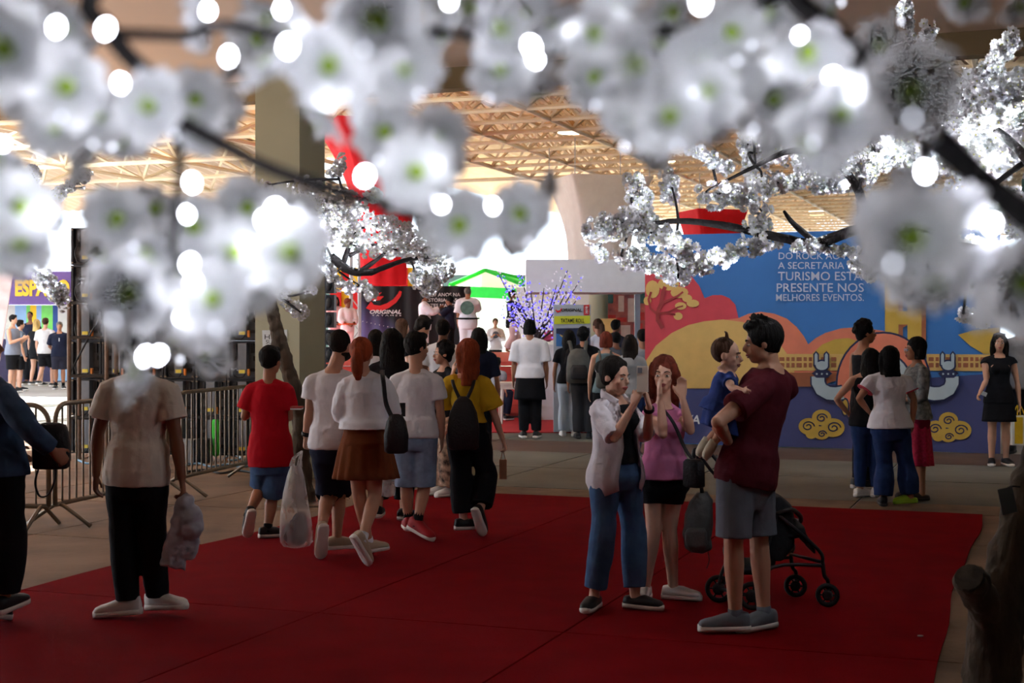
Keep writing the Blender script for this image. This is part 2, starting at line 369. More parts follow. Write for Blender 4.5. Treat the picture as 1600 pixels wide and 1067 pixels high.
# round figure: outline, orange ring, pale ring, dark heart; two arms with horned hands
bs(arc(1381, 600, 75, 82, 0, 360, 40)[:-1], m_drk, 8); bs(arc(1381, 600, 72, 79, 0, 360, 40)[:-1], m_sal, 9)
bs(arc(1381, 606, 47, 56, 0, 360, 32)[:-1], m_drk, 10); bs(arc(1381, 606, 44, 53, 0, 360, 32)[:-1], m_pale, 11); bs(arc(1381, 612, 32, 42, 0, 360, 32)[:-1], m_navy, 12)
for sx in (-1, 1):
    bs(arc(1381 + sx * 60, 636, 7, 15, 0, 360, 18)[:-1], m_drk, 10); bs(arc(1381 + sx * 60, 636, 4.5, 12, 0, 360, 18)[:-1], m_gold, 11)
for (cx, sx) in ((1482, 1), (1285, -1)):
    A = [(cx - sx * 33, 613), (cx - sx * 22, 615), (cx - sx * 10, 614), (cx + sx * 1, 608), (cx + sx * 6, 598), (cx + sx * 6, 588)]
    ribbon(bp, A, 25, 'printed_shape', m_drk, ban, 0.045); ribbon(bp, A, 20, 'printed_shape', m_pale, ban, 0.048)
    bs([(cx - 16, 583), (cx - 9, 578), (cx + 9, 578), (cx + 16, 583), (cx + 9, 590), (cx - 9, 590)], m_drk, 14.2)
    for q in (-8, 0, 8): bs(arc(cx + q, 584, 1.6, 1.6, 0, 360, 8)[:-1], m_pale, 15)
    bs(arc(cx, 571, 12, 9.5, 0, 360, 18)[:-1], m_drk, 14.4); bs(arc(cx, 571, 9.5, 7, 0, 360, 18)[:-1], m_pale, 15.2)
    for fx in (-9, 7):
        bs([(cx + fx - 4.5, 572), (cx + fx - 4.5, 553), (cx + fx, 548), (cx + fx + 4.5, 553), (cx + fx + 4.5, 572)], m_drk, 14); bs([(cx + fx - 2.3, 570), (cx + fx - 2.3, 554), (cx + fx, 551), (cx + fx + 2.3, 554), (cx + fx + 2.3, 570)], m_pale, 15.4)
for (ox, oy) in ((1248, 640), (1446, 644)):
    for (dx, dy, r) in ((16, 26, 16), (36, 12, 15), (54, 28, 18), (36, 36, 13), (20, 38, 9)):
        bs(arc(ox + dx, oy + dy, r, r * 0.82, 0, 360, 20)[:-1], m_gold, 5 + 0.05 * r)
    for (dx, dy, r) in ((15, 26, 10), (36, 13, 9), (55, 28, 11), (37, 38, 7)):
        pts = [(ox + dx + r * (1 - t / 26) * math.cos(t * 0.45), oy + dy - 0.82 * r * (1 - t / 26) * math.sin(t * 0.45)) for t in range(22)]
        ribbon(bp, pts, 2.0, 'printed_line', m_drk, ban, 0.024)
# little printed tree
for (cx, cy, rx, ry) in ((1020, 452, 11, 14), (1045, 444, 17, 10), (1062, 457, 14, 9), (1083, 474, 10, 6), (1064, 478, 9, 6), (1060, 494, 7, 6), (1074, 466, 8, 6), (1012, 470, 6, 7)):
    bs(arc(cx, cy, rx, ry, 0, 360, 12)[:-1], m_och, 5 + rx * 0.02)
for pts, w in (([(1036, 513), (1028, 500), (1028, 488), (1034, 474), (1036, 458), (1040, 448)], 6), ([(1029, 492), (1017, 482), (1014, 468), (1018, 456)], 3.5), ([(1034, 474), (1048, 468), (1060, 462), (1068, 456)], 3), ([(1029, 490), (1044, 488), (1056, 492)], 3), ([(1044, 488), (1060, 480), (1068, 478)], 2.4)):
    ribbon(bp, pts, w, 'printed_line', m_drd, ban, 0.024)
for s_, x0, x1, yb, yt in (('DO ROCK AO POP', 1217, 1346, 405, 394), ('A SECRETARIA DE,', 1216, 1347, 420, 409), ('TURISMO ESTÁ', 1216, 1348, 438, 424), ('PRESENTE NOS', 1214, 1350, 456, 442), ('MELHORES EVENTOS.', 1213, 1350, 470, 459)):
    text(bp, s_, x0, x1, yb, yt, m_txt, ban, 0.02, bold=0.004, letters=True)
text(bp, 'VA', 1071, 1094, 662, 648, m_white, ban, 0.02, shear=0.2, bold=0.02, letters=True)
# ================================================================ things at the back of the hall
def box_thing(name, c, hx, hy, hz, m, label, cat, **k):
    o = MB().box(c, hx, hy, hz, **k).build(name, m); return tag(o, label, cat)
m_black = mat('black_plastic', (26, 27, 30), 0.5, 0.15); m_steel = mat('galvanised_steel', (128, 116, 102), 0.4, 0.15, 8, metal=0.7)
m_alu = mat('aluminium', (190, 192, 196), 0.35, 0.08, metal=0.6)
m_dgrey = mat('cabinet_grey', (92, 96, 104), 0.55, 0.12); m_lgrey = mat('power_box_grey', (122, 128, 138), 0.5, 0.1)
m_yel = mat('label_yellow', (232, 214, 90), 0.6, 0.05); m_orange = mat('tab_orange', (226, 140, 60), 0.5, 0.05); m_rust = mat('rusty_pole', (108, 88, 76), 0.6, 0.25, 12)
m_spkd = mat('frame_black', (44, 46, 52), .55, .15)
# ---- LED wall seen from behind: 8 x 6 cabinets
A = P(113, 715, 19.0); A.z = 0.05; B = P(507, 715, 18.4); B.z = 0.05
ld = (B - A).normalized(); ln = Vector((ld.y, -ld.x, 0)); NW = 8; cw = (B - A).length / NW; chh = 0.502
led = thing('led_wall', (A + B) / 2, 'tall black LED video wall seen from behind, with cables and power boxes', 'video wall')
def led_mesh(fn, name, m):
    b = MB(); fn(b); return b.mesh(name, m)
ex, ey, ez = (1, 0, 0), (0, 1, 0), (0, 0, 1)    # local: x along wall, -y towards us, z up, origin at the panel's bottom left
def _cab(b):
    b.box((cw / 2, .05, .25), cw / 2 - .0005, .02, .2505)
    b.cur = 1
    for x in (.02, cw - .02): b.box((x, 0.0, .25), .014, .05, .246)
    for z in (.014, .486): b.box((cw / 2, 0.0, z), cw / 2 - .004, .04, .008)
    for x in (.1, cw - .1): b.box((x, .01, .4), .02, .02, .06); b.box((x, .01, .12), .035, .02, .02)
me_cab = led_mesh(_cab, 'cabinet', [m_dgrey, m_spkd])
def _pw(b): b.box((cw / 2, -.02, .27), .058, .05, .2)
me_pw = led_mesh(_pw, 'power_box', m_lgrey)
me_lab = led_mesh(lambda b: b.box((cw / 2, -.074, .10), .04, .004, .022), 'label', m_yel)
me_tab = led_mesh(lambda b: b.box((cw / 2 + .085, -.05, .09), .013, .02, .045), 'tab', m_orange)
def _hole(b):
    for x in (cw * .2, cw * .82): b.box((x, .022, .27), .012, .012, .03)
me_hole = led_mesh(_hole, 'vent', m_black)
def _clip(b):
    for x in (.03, cw - .03):
        for z in (.03, .47): b.box((x, -.055, z), .013, .01, .008)
me_clip = led_mesh(_clip, 'clip', m_steel)
def _cable(b): b.tube([(cw * .3, -.05, .3), (cw * .18, -.08, .18), (cw * .25, -.08, .05), (cw * .5, -.09, .02), (cw * .62, -.06, .09)], .008, n=5, sub=3)
me_cable = led_mesh(_cable, 'cable', m_black)
R = Matrix(((ld.x, -ln.x, 0, 0), (ld.y, -ln.y, 0, 0), (0, 0, 1, 0), (0, 0, 0, 1)))
for i in range(NW):
    for j in range(6):
        M = Matrix.Translation(A + ld * cw * i + Vector((0, 0, chh * j))) @ R
        o = inst(me_cab, 'led_cabinet', led, M)
        for me_ in (me_pw, me_lab, me_tab, me_hole, me_clip, me_cable):
            c = bpy.data.objects.new(me_.name, me_); col.objects.link(c); c.parent = o
sc = thing('scaffold_frame', A + ln * .25, 'rusty steel support frame standing at the left end of the LED wall', 'scaffold')
for (a, d) in ((0.2, .2), (.72, .2), (0.2, .48), (.72, .48)): MB().tube([A + ld * a + ln * d + Vector((0, 0, -.05)), A + ld * a + ln * d + Vector((0, 0, 2.02))], .028, n=8).build('pole', m_rust, sc)
for z in (.5, 1.05, 1.55, 2.0):
    for d in (.2, .48): MB().tube([A + ld * .2 + ln * d + Vector((0, 0, z)), A + ld * .72 + ln * d + Vector((0, 0, z))], .02, n=6).build('rail', m_black, sc)
    for a in (.2, .72): MB().tube([A + ld * a + ln * .2 + Vector((0, 0, z)), A + ld * a + ln * .48 + Vector((0, 0, z))], .02, n=6).build('rail', m_black, sc)
MB().tube([A + ld * .22 + ln * .48 + Vector((0, 0, 1.1)), A + ld * .7 + ln * .48 + Vector((0, 0, 1.95))], .012, n=6).build('brace', m_black, sc)
m_green = mat('lime_cloth', (70, 214, 70), 0.7, 0.1); g0 = P(337, 684, 18.42)
b = MB(); b.loft([(g0 + Vector((0, 0, z)), (1, 0, 0), (0, 1, 0), r, r * .6) for z, r in ((.24, .03), (.2, .055), (.0, .045), (-.15, .06), (-.22, .04), (-.25, .01))], 10)
tag(b.build('cloth_bag', m_green, smooth=True), 'narrow lime green cloth bag hanging on the back of the LED wall', 'bag')
m_wbox = mat('grey_case', (150, 156, 164), 0.6, 0.06)
q = ground(292, 722); o = MB().box(q + Vector((0, 0, .14)), .11, .12, .14).box(q + Vector((0, 0, .285)), .115, .125, .008).build('equipment_case', m_wbox); tag(o, 'small pale grey equipment case on the floor behind the barrier', 'case')
q = ground(318, 722); o = MB().box(q + Vector((0, 0, .15)), .09, .12, .15).box(q + Vector((0, 0, .2)), .095, .125, .01).build('equipment_case', m_black); tag(o, 'small black equipment case on the floor behind the barrier', 'case')
m_cb = mat('cable_blue', (120, 160, 190), 0.5, 0.1); m_ck = mat('cable_black', (40, 42, 44), 0.5, 0.1)
for i, (pts, m, lb) in enumerate((([(285, 727), (310, 724), (330, 729), (355, 725), (375, 729), (398, 726)], m_cb, 'pale blue cable snaking along the floor in front of the LED wall'), ([(290, 737), (320, 734), (345, 739), (370, 735), (396, 738)], m_ck, 'black cable looping along the floor in front of the LED wall'), ([(120, 718), (140, 724), (165, 716), (190, 722)], m_cb, 'short pale cable at the foot of the scaffold frame'), ([(350, 716), (358, 711), (370, 712), (376, 716), (366, 719), (357, 718)], m_cb, 'tangled blue cable coil under the LED wall'))):
    b = MB(); b.tube([ground(x, y, .015) for x, y in pts], .014, n=6, sub=5); tag(b.build('cable', m, smooth=True), lb, 'cable')
# ---- crowd barriers
def barrier(p0, p1, label, foot0=True, foot1=True, h=1.06):
    d = (p1 - p0); Lh = d.length; d.normalize(); up = Vector((0, 0, 1)); nr = Vector((-d.y, d.x, 0))
    t = thing('crowd_barrier', (p0 + p1) / 2, label, 'barrier', 'steel crowd barriers')
    zb = .2; r = .16; fr = []
    def q(a, z): return p0 + d * a + up * z
    for (ca, cz, a0) in ((r, zb + .06, 180), (r, h - r, 180), (Lh - r, h - r, 90), (Lh - r, zb + .06, 0)): pass
    path = [q(0.0, zb)]
    for k in range(0, 91, 15): path.append(q(r - r * math.cos(math.radians(k)), h - r + r * math.sin(math.radians(k))))
    for k in range(90, -1, -15): path.append(q(Lh - r + r * math.cos(math.radians(k)), h - r + r * math.sin(math.radians(k))))
    path.append(q(Lh, zb))
    b = MB(); b.tube(path, .021, n=8); b.tube([q(0, zb), q(Lh, zb)], .021, n=8); b.build('frame', m_steel, t, smooth=True)
    n = int(Lh / .115); me_ = None
    for i in range(1, n):
        a = Lh * i / n; zt = h if r < a < Lh - r else h - r + math.sqrt(max(0, r * r - (r - min(a, Lh - a)) ** 2))
        MB().tube([q(a, zb), q(a, zt)], .009, n=6).build('bar', m_steel, t)
    for a, on in ((.06, foot0), (Lh - .06, foot1)):
        if on:
            MB().tube([q(a, zb)- nr * .30 - up * (zb - .018), q(a, zb) - nr * .12 - up * .06, q(a, zb), q(a, zb) + nr * .12 - up * .06, q(a, zb) + nr * .30 - up * (zb - .018)], .018, n=7, sub=3).build('foot', m_steel, t, smooth=True)
    MB().box(q(Lh, h - .32), .05, .02, .02).build('clip', m_steel, t)
    return t
barrier(ground(-160, 822), ground(76, 828), 'steel crowd barrier at the left edge of the frame, behind the denim jacket person')
barrier(ground(86, 825), ground(262, 780), 'steel crowd barrier half hidden by the man in the beige t-shirt')
barrier(ground(276, 778), ground(398, 747), 'steel crowd barrier between the beige t-shirt man and the boy in red')
# ---- line array speaker right of the column
m_spk = mat('speaker_black', (38, 40, 46), 0.5, 0.15)
la = thing('line_array_speaker', P(516, 640, 24) * 1, 'tall black column of stacked loudspeakers beside the concrete column', 'loudspeaker')
for i in range(7):
    c = P(516, 446 + 27 * i, 24); b = MB(); b.box(c, .085, .16, .13); b.build('speaker_box', m_spk, la)
    b = MB(); b.ell(c - Vector((0, .165, 0)), (1, 0, 0), (0, 0, 1), (0, 1, 0), .05, .095, .02, 14, 5); b.build('horn', m_black, la, smooth=True)
b = MB(); b.box(P(516, 660, 24) - Vector((0, 0, .35)), .05, .1, .62); b.build('stand', m_spk, la)
# ---- stage
ZS = 1.08; SY = 27.5
m_stage = mat('stage_red_skirt', (190, 66, 58), 0.8, 0.1, 2); m_stop = mat('stage_mat_red', (206, 84, 74), 0.8, 0.08); m_board = mat('stage_skirt_dark', (150, 48, 44), 0.8, 0.1)
stage = thing('stage', Vector((-.2, SY, 0)), 'red stage platform with a boarded front at the back of the hall', 'stage')
xl, xr = -4.95, P(870, 600, SY).x
MB().box(((xl + xr) / 2, SY + 6, ZS - .04), (xr - xl) / 2, 6, .04).build('deck', m_stop, stage)
for i in range(6): MB().box(((xl + xr) / 2, SY + .03 + .004 * (i % 2), .16 + .15 * i), (xr - xl) / 2, .02, .07).build('front_board', m_stage if i % 2 else m_stage, stage)
MB().box(((xl + xr) / 2, SY + .08, ZS / 2 - .03), (xr - xl) / 2 - .02, .02, ZS / 2 - .06).build('front_panel', m_board, stage)
m_rcar = mat('back_red_carpet', (176, 30, 42), 0.9, 0.1, 2)
tag(MB().box((P(800, 600, 25.5).x + .1, 25.3, .008), 2.6, 1.9, .008).build('floor_carpet', m_rcar), 'narrow red carpet strip on the floor in front of the stage', 'carpet')
# stage backdrop
bk = Plane(P(563, 560, 37), (1, 0.06, 0)); drop = thing('stage_backdrop', bk.at(640, 548), 'black stage backdrop with a red swoosh logo and white lettering', 'backdrop')
def backdrop_mat():
    m = mat('backdrop_print', (28, 26, 34), 0.5, 0.1, 1.0); nt = m.node_tree; N = nt.nodes; L = nt.links; p = N['Principled BSDF']
    tc = N.new('ShaderNodeTexCoord'); sp = N.new('ShaderNodeSeparateXYZ'); L.new(tc.outputs['Object'], sp.inputs[0])
    ax = N.new('ShaderNodeMath'); ax.operation = 'MULTIPLY_ADD'; ax.inputs[1].default_value = -0.42; ax.inputs[2].default_value = -0.02; L.new(sp.outputs[0], ax.inputs[0])
    az = N.new('ShaderNodeMath'); az.operation = 'MULTIPLY_ADD'; az.inputs[1].default_value = -0.55; az.inputs[2].default_value = 0.55; L.new(sp.outputs[2], az.inputs[0])
    s = N.new('ShaderNodeMath'); s.operation = 'ADD'; L.new(ax.outputs[0], s.inputs[0]); L.new(az.outputs[0], s.inputs[1])
    cr = N.new('ShaderNodeValToRGB'); cr.color_ramp.elements[0].position = 0.25; cr.color_ramp.elements[0].color = rgb(24, 22, 28); cr.color_ramp.elements[1].position = 0.95; cr.color_ramp.elements[1].color = rgb(128, 118, 186)
    L.new(s.outputs[0], cr.inputs[0]); L.new(cr.outputs[0], p.inputs['Base Color']); return m
b = MB(); vs_ = []; fs = []
for i in range(41):
    for j in range(2):
        x = 563 + 172 * i / 40; p = bk.at(x, 447 if j == 0 else 551, -.02 + .03 * math.sin(i * 1.1) * (1 if j == 0 else .6)); vs_.append(npv(p))
for i in range(40): fs.append((2 * i, 2 * i + 1, 2 * i + 3, 2 * i + 2))
b.add(vs_, fs); b.build('cloth', backdrop_mat(), drop, smooth=True)
m_swoosh = mat('logo_red', (226, 44, 48), 0.6, 0.04)
ribbon(bk, [(576, 476), (583, 481), (595, 482), (607, 477), (617, 470), (624, 461), (626, 455)], [14, 10, 9, 8, 7, 6, 4], 'logo_swoosh', m_swoosh, drop, .08)
for pts in ([(579, 467), (590, 460), (597, 456), (591, 463), (600, 463), (594, 469), (584, 470)],): shape(bk, pts, 'logo_wing', m_swoosh, drop, .08)
text(bk, 'ORIGINAL', 578, 627, 490, 484, m_white, drop, .09, shear=.25, bold=.03); text(bk, 'T A T A M E S', 581, 627, 494, 491.5, m_white, drop, .09)
for s_, x0, x1, yb, yt in (('HÁ 67 ANOS NA', 662, 719, 463, 457.5), ('HISTÓRIA DAS', 662, 714, 471.5, 466), ('ARTES MARCIAIS', 662, 722, 480, 474.5)): text(bk, s_, x0, x1, yb, yt, m_white, drop, .09, bold=.01)
for i in range(9): MB().ball(bk.at(567 + 6.5 * i, 502 + 1.4 * i, .07), .012, 6, 4).build('printed_dot', m_white, drop)
# lattice truss tower beside it
tw = thing('truss_tower', P(615, 545, 34.5), 'silver lattice truss tower left of the black stage backdrop', 'truss')
tx0, tx1 = P(597, 500, 35).x - .35, P(620, 500, 35).x - .35
tx0, tx1 = P(549, 500, 35).x, P(562, 500, 35).x
for x in (tx0, tx1):
    for y in (34.8, 35.1): MB().tube([(x, y, ZS + .002), (x, y, 3.6)], .028, n=6).build('upright', m_alu, tw)
for i in range(9):
    z = ZS + .03 + .28 * i; a, c = (tx0, tx1) if i % 2 else (tx1, tx0)
    MB().tube([(a, 34.8, z), (c, 34.8, z + .28)], .014, n=5).build('lacing', m_alu, tw)
# striped booth behind
m_fy = mat('fabric_yellow', (250, 206, 50), 0.8, 0.06); m_fr = mat('fabric_red', (226, 40, 44), 0.8, 0.06); m_wall = mat('white_panel', (230, 230, 232), 0.8, 0.03)
bo = thing('striped_booth', P(590, 560, 45), 'booth hung with red and yellow striped cloth behind the stage', 'booth')
xs = [516, 533, 548, 574, 602, 618, 627, 637, 645, 652]; cs = [m_fy, m_fr, m_fy, m_fr, m_fr, m_fy, m_fr, m_fy, m_wall]
for i in range(9):
    for (ya, yb, mm) in ((418, 452, cs[i]), (452, 484, cs[(i + 1) % 9] if i < 3 else cs[i])):
        a = P(xs[i], ya, 45 + .1 * (i % 2)); c = P(xs[i + 1], yb, 45); MB().box(((a.x + c.x) / 2, 45 + .12 * (i % 2), (a.z + c.z) / 2), (c.x - a.x) / 2, .05, (a.z - c.z) / 2).build('stripe', mm, bo)
a = P(516, 486, 45); c = P(655, 600, 45); MB().box(((a.x + c.x) / 2, 45.1, a.z / 2), (c.x - a.x) / 2, .05, a.z / 2).build('wall', m_wall, bo)
# drapes gathered round roof columns
def drape(x, Y, ytop, ybot, wt, wb, m, label, rot=0.3, n=56, post=True):
    t = thing('hanging_drape', P(x, ybot, Y), label, 'drape'); b = MB(); vs_ = []; fs = []; K = 14
    zt, zb = P(x, ytop, Y).z, P(x, ybot, Y).z; X = P(x, 0, Y).x
    for k in range(K + 1):
        s = k / K; w = wb + (wt - wb) * (s ** 2.2)
        for i in range(n):
            th = 2 * math.pi * i / n; r = w / (max(abs(math.cos(th)), abs(math.sin(th))) ** (0.25 + .75 * s)) ; r *= 1 + .05 * (1 - s) * math.cos(th * 9)
            vs_.append((X + r * math.cos(th + rot), Y + r * math.sin(th + rot), zb + (zt - zb) * s))
    for k in range(K):
        for i in range(n): j = (i + 1) % n; fs.append((k * n + i, k * n + j, (k + 1) * n + j, (k + 1) * n + i))
    b.add(vs_, fs); b.build('cloth', m, t, smooth=True)
    for k in range(4):
        th = math.pi / 4 + k * math.pi / 2 + rot; MB().tube([(X + wt * 1.3 * math.cos(th), Y + wt * 1.3 * math.sin(th), zt - .02), (X + wt * 1.3 * math.cos(th), Y + wt * 1.3 * math.sin(th), max(zt + .02, ZB))], .012, n=5).build('hanger', m_alu, t)
    MB().tube([(X, Y, 0 if post else zb + .1), (X, Y, zt - .1 if post else max(zt, ZB))], .22 if post else .1, n=16).build('core_post', m_column, t, smooth=True)
    return t
m_dw = mat('drape_white', (252, 248, 244), 0.8, 0.03, trans=.3); m_dr = mat('drape_red', (236, 40, 52), 0.8, 0.04, trans=.35)
drape(935, 33, 280, 425, .98, .66, m_dw, 'tall white fabric drape flaring up to the roof trusses')
drape(600, 30, 197, 446, 1.2, .46, m_dr, 'big red fabric drape hanging from the roof right of the concrete column', post=False)
drape(1112, 40, 330, 480, .75, .5, m_dr, 'distant red fabric drape above the blue banner')
# white marquee fascia
mq = thing('white_marquee', P(915, 560, 24.9), 'white marquee stall with a plain white fascia board', 'stall')
a = P(822, 407, 24.9); c = P(1012, 458, 24.9); w2 = (c.x - a.x) / 2; cx_ = (a.x + c.x) / 2
MB().box((cx_, 25.7, (a.z + c.z) / 2), w2, .8, (a.z - c.z) / 2).build('fascia', m_wall, mq)
for x in (a.x + .05, c.x - .05): MB().box((x, 26.4, c.z / 2), .05, .05, c.z / 2).build('post', m_alu, mq)
# painted street scene
m_pic = mat('street_painting', (222, 118, 104), 0.8, 0.4, 2.6, c2=(120, 70, 76)); pp = Plane(P(944, 560, 33.5), (1, -.02, 0))
pa = thing('painted_street_panel', pp.at(975, 627), 'pinkish panel painted with a busy street of red shopfronts', 'painting')
b = MB(); b.poly([pp.at(944, 457), pp.at(944, 627), pp.at(1020, 627), pp.at(1020, 457)], pp.n, .05); b.build('panel', m_pic, pa)
m_pg = mat('painted_green', (70, 104, 98), 0.8, 0.2); m_pp = mat('painted_pale', (226, 196, 186), 0.8, 0.1); m_pr = mat('painted_red', (206, 60, 58), 0.8, 0.2)
for (x0, x1, y0, y1, mm) in ((946, 958, 457, 474, m_pg), (996, 1008, 457, 474, m_pg), (966, 975, 462, 487, m_pp), (981, 991, 466, 503, m_pp), (946, 962, 492, 500, m_pr), (964, 979, 496, 503, m_pr), (993, 1007, 488, 500, m_pr), (948, 958, 504, 520, m_pp), (970, 985, 508, 540, m_pp), (990, 1004, 505, 530, m_pr)):
    shape(pp, [(x0, y0), (x0, y1), (x1, y1), (x1, y0)], 'painted_patch', mm, pa, .006)
ln_ = thing('paper_lantern', P(941, 470, 35), 'yellow and red striped band lantern wrapped round a pale post', 'lantern')
for (y0, y1, mm, r) in ((459, 466, m_fy, .2), (466, 474, m_fr, .21), (474, 481, m_fy, .2)):
    a = P(934, y0, 34); c = P(934, y1, 34); MB().loft([((a.x, 34, c.z), (1, 0, 0), (0, 1, 0), r, r), ((a.x, 34, a.z), (1, 0, 0), (0, 1, 0), r, r)], 16).build('band', mm, ln_, smooth=True)
MB().loft([((P(934, 0, 34).x, 34, 0), (1, 0, 0), (0, 1, 0), .13, .13), ((P(934, 0, 34).x, 34, 2.9), (1, 0, 0), (0, 1, 0), .13, .13)], 14).build('post', m_column, ln_, smooth=True)
m_tan = mat('tan_counter', (226, 180, 110), 0.7, 0.06); q = P(948, 540, 31); tag(MB().box((q.x, 31, .95), .17, .2, .95).box((q.x, 31, 1.92), .19, .22, .02).build('counter_pillar', m_tan), 'tan upright stand below the yellow lantern', 'stand')
# tents and stalls in the sun
m_tg = mat('tent_green', (60, 214, 90), 0.7, 0.05, trans=.4); m_tw = mat('tent_white', (244, 250, 244), 0.7, 0.03, trans=.4)
tn = thing('green_tent', P(768, 560, 48), 'bright green and white pitched tent beyond the stage', 'tent')
ap = P(758, 423, 48); cs4 = [P(704, 446, 46), P(832, 452, 46), P(850, 444, 51), P(730, 440, 51)]
for i in range(4):
    a, c = cs4[i], cs4[(i + 1) % 4]; b = MB(); e = a + (c - a) * .35; f = a + (c - a) * .68
    b.add([ap, a, c], [(0, 1, 2)]); b.build('roof_panel', m_tg if i % 2 else m_tw, tn)
    b = MB(); b.add([a, c, c - Vector((0, 0, .35)), a - Vector((0, 0, .35))], [(0, 1, 2, 3)]); b.build('valance', m_tg, tn)
    MB().tube([a, (a.x, a.y, 0)], .04, n=6).build('leg', m_alu, tn); MB().tube([ap, a], .09, n=6).build('seam', m_tg, tn)
a = P(705, 450, 50); c = P(835, 560, 50); MB().box(((a.x + c.x) / 2, 50.5, 1.5), (c.x - a.x) / 2, .05, 1.5).build('back_wall', m_tw, tn)
q = P(895, 560, 44); tag(MB().box((q.x, 44, 1.5), 1.75, .08, 1.5).box((q.x, 43.7, .5), 1.7, .25, .5).build('white_booth_wall', m_wall), 'white sunlit booth wall below the marquee fascia', 'booth')
m_fp = mat('fabric_pink', (230, 90, 130), 0.8, 0.1); m_ft = mat('fabric_teal', (70, 170, 170), 0.8, 0.1)
for (x, y, mm, lb) in ((857, 507, m_fp, 'pink cloth bundle on a stall right of the blue light tree'), (839, 532, m_ft, 'small teal basket on a stall right of the blue light tree')):
    c = P(x, y + (13 if mm is m_fp else 0), 26.7 + (.04 if mm is m_fp else -.08)); b = MB(); b.ell(c, (1, 0, 0), (0, 1, 0), (0, 0, 1), .12, .1, .17 if mm is m_fp else .07, 10, 6); b.box(c - Vector((0, 0, .09)), .1, .08, .05); tag(b.build('stall_goods', mm), lb, 'goods')
q = P(857, 540, 26.7); tag(MB().box((q.x - .1, 26.7, q.z / 2), .32, .15, q.z / 2 - .002).box((q.x - .1, 26.7, q.z - .02), .34, .17, .018).build('stall_table', m_wall), 'white stall table under the pink cloth bundle', 'table')
tag(MB().box((P(790, 560, 41).x, 41, .165), 2.2, 1.0, .165).build('rear_platform', m_wall), 'low white platform behind the stage', 'platform')
# totem sign
ty = 23.35; tp = Plane(P(866, 560, ty), (1, 0, 0)); tt = thing('display_totem', P(894, 560, ty) * 1, 'grey standing display sign with a yellow band reading tatame roll', 'sign')
m_tot = mat('totem_grey', (176, 184, 196), 0.6, 0.05); m_lime = mat('totem_yellow', (214, 220, 60), 0.6, 0.05); m_pho = mat('totem_photo', (40, 52, 84), 0.6, 0.3, 3)
a = P(865, 476, ty); c = P(923, 476, ty); MB().box(((a.x + c.x) / 2, ty + .06, a.z / 2 + .01), (c.x - a.x) / 2, .05, a.z / 2 - .01).build('board', m_tot, tt)
shape(tp, [(866, 494), (866, 506.5), (922, 505.5), (922, 493)], 'yellow_band', m_lime, tt, .004); text(tp, 'TATAME ROLL', 876, 913, 504, 497.5, m_ink, tt, .01, bold=.02)
ribbon(tp, [(868, 484), (871, 487), (875, 486), (878, 481)], [1.5, 3, 2.5, 1], 'logo_swoosh', m_swoosh, tt, .006); text(tp, 'ORIGINAL', 877, 909, 486.5, 482, m_ink, tt, .008, shear=.25, bold=.03)
shape(tp, [(912, 476.5), (912, 492.5), (921, 492), (921, 476)], 'red_seal', m_pr, tt, .004)
for i in range(2): ribbon(tp, [(914, 480 + 6 * i), (919, 480 + 6 * i)], 1, 'seal_stroke', m_white, tt, .008); ribbon(tp, [(916.5, 478 + 6 * i), (916.5, 483 + 6 * i)], 1, 'seal_stroke', m_white, tt, .008); ribbon(tp, [(914, 483 + 6 * i), (919, 483 + 6 * i)], .8, 'seal_stroke', m_white, tt, .008)
shape(tp, [(869, 513), (869, 541), (921, 541), (921, 512)], 'photo', m_pho, tt, .004); shape(tp, [(869, 521), (869, 541), (880, 541), (886, 531), (875, 522)], 'photo_mat', m_blue, tt, .007); ribbon(tp, [(875, 523), (883, 529), (890, 532)], 2, 'photo_stripe', m_och, tt, .01)
# wrapped mats on the floor
m_mat = mat('plastic_wrapped_mat', (84, 40, 72), 0.25, 0.3, 8, 0.6, 26)
for i in range(5):
    q = ground(858, 652); b = MB(); w = .30 - .012 * (i % 2); b.loft([(q + Vector((s * w, .3, .07 + .115 * i)), (0, 1, 0), (0, 0, 1), .26, .056) for s in (-1, -.96, .96, 1)], 14, pw=.5)
    tag(b.build('wrapped_mat', m_mat, smooth=True), ['lowest', 'second lowest', 'middle', 'second highest', 'topmost'][i] + ' purple plastic wrapped mat of the stack by the stage', 'mat', 'stack of wrapped mats')
# white plastic stool with posts
m_wp = mat('white_plastic', (216, 210, 196), 0.5, 0.05); q = ground(803, 664); st = thing('plastic_table', q, 'small white plastic table in front of the stage', 'table')
MB().box(q + Vector((0, .25, .72)), .26, .28, .02).build('tabletop', m_wp, st); MB().box(q + Vector((0, .25, .66)), .24, .26, .04).build('apron', m_wp, st)
for dx in (-.22, .22):
    for dy in (.02, .48): MB().loft([(q + Vector((dx, dy, 0)), (1, 0, 0), (0, 1, 0), .02, .02), (q + Vector((dx * .93, dy, .68)), (1, 0, 0), (0, 1, 0), .035, .03)], 8).build('leg', m_wp, st)
for (x, i) in ((867, 0), (877, 1)):
    q = ground(x, 655); z1 = P(x, 562, q.y).z
    tag(MB().tube([q, (q.x, q.y, z1)], .022, n=10).tube([(q.x, q.y, z1), (q.x, q.y, z1 + .05)], .035, n=10).tube([q, (q.x, q.y, .03)], .045, n=12).build('queue_post', m_alu), ['left', 'right'][i] + ' one of two slim silver posts before the display sign', 'post')
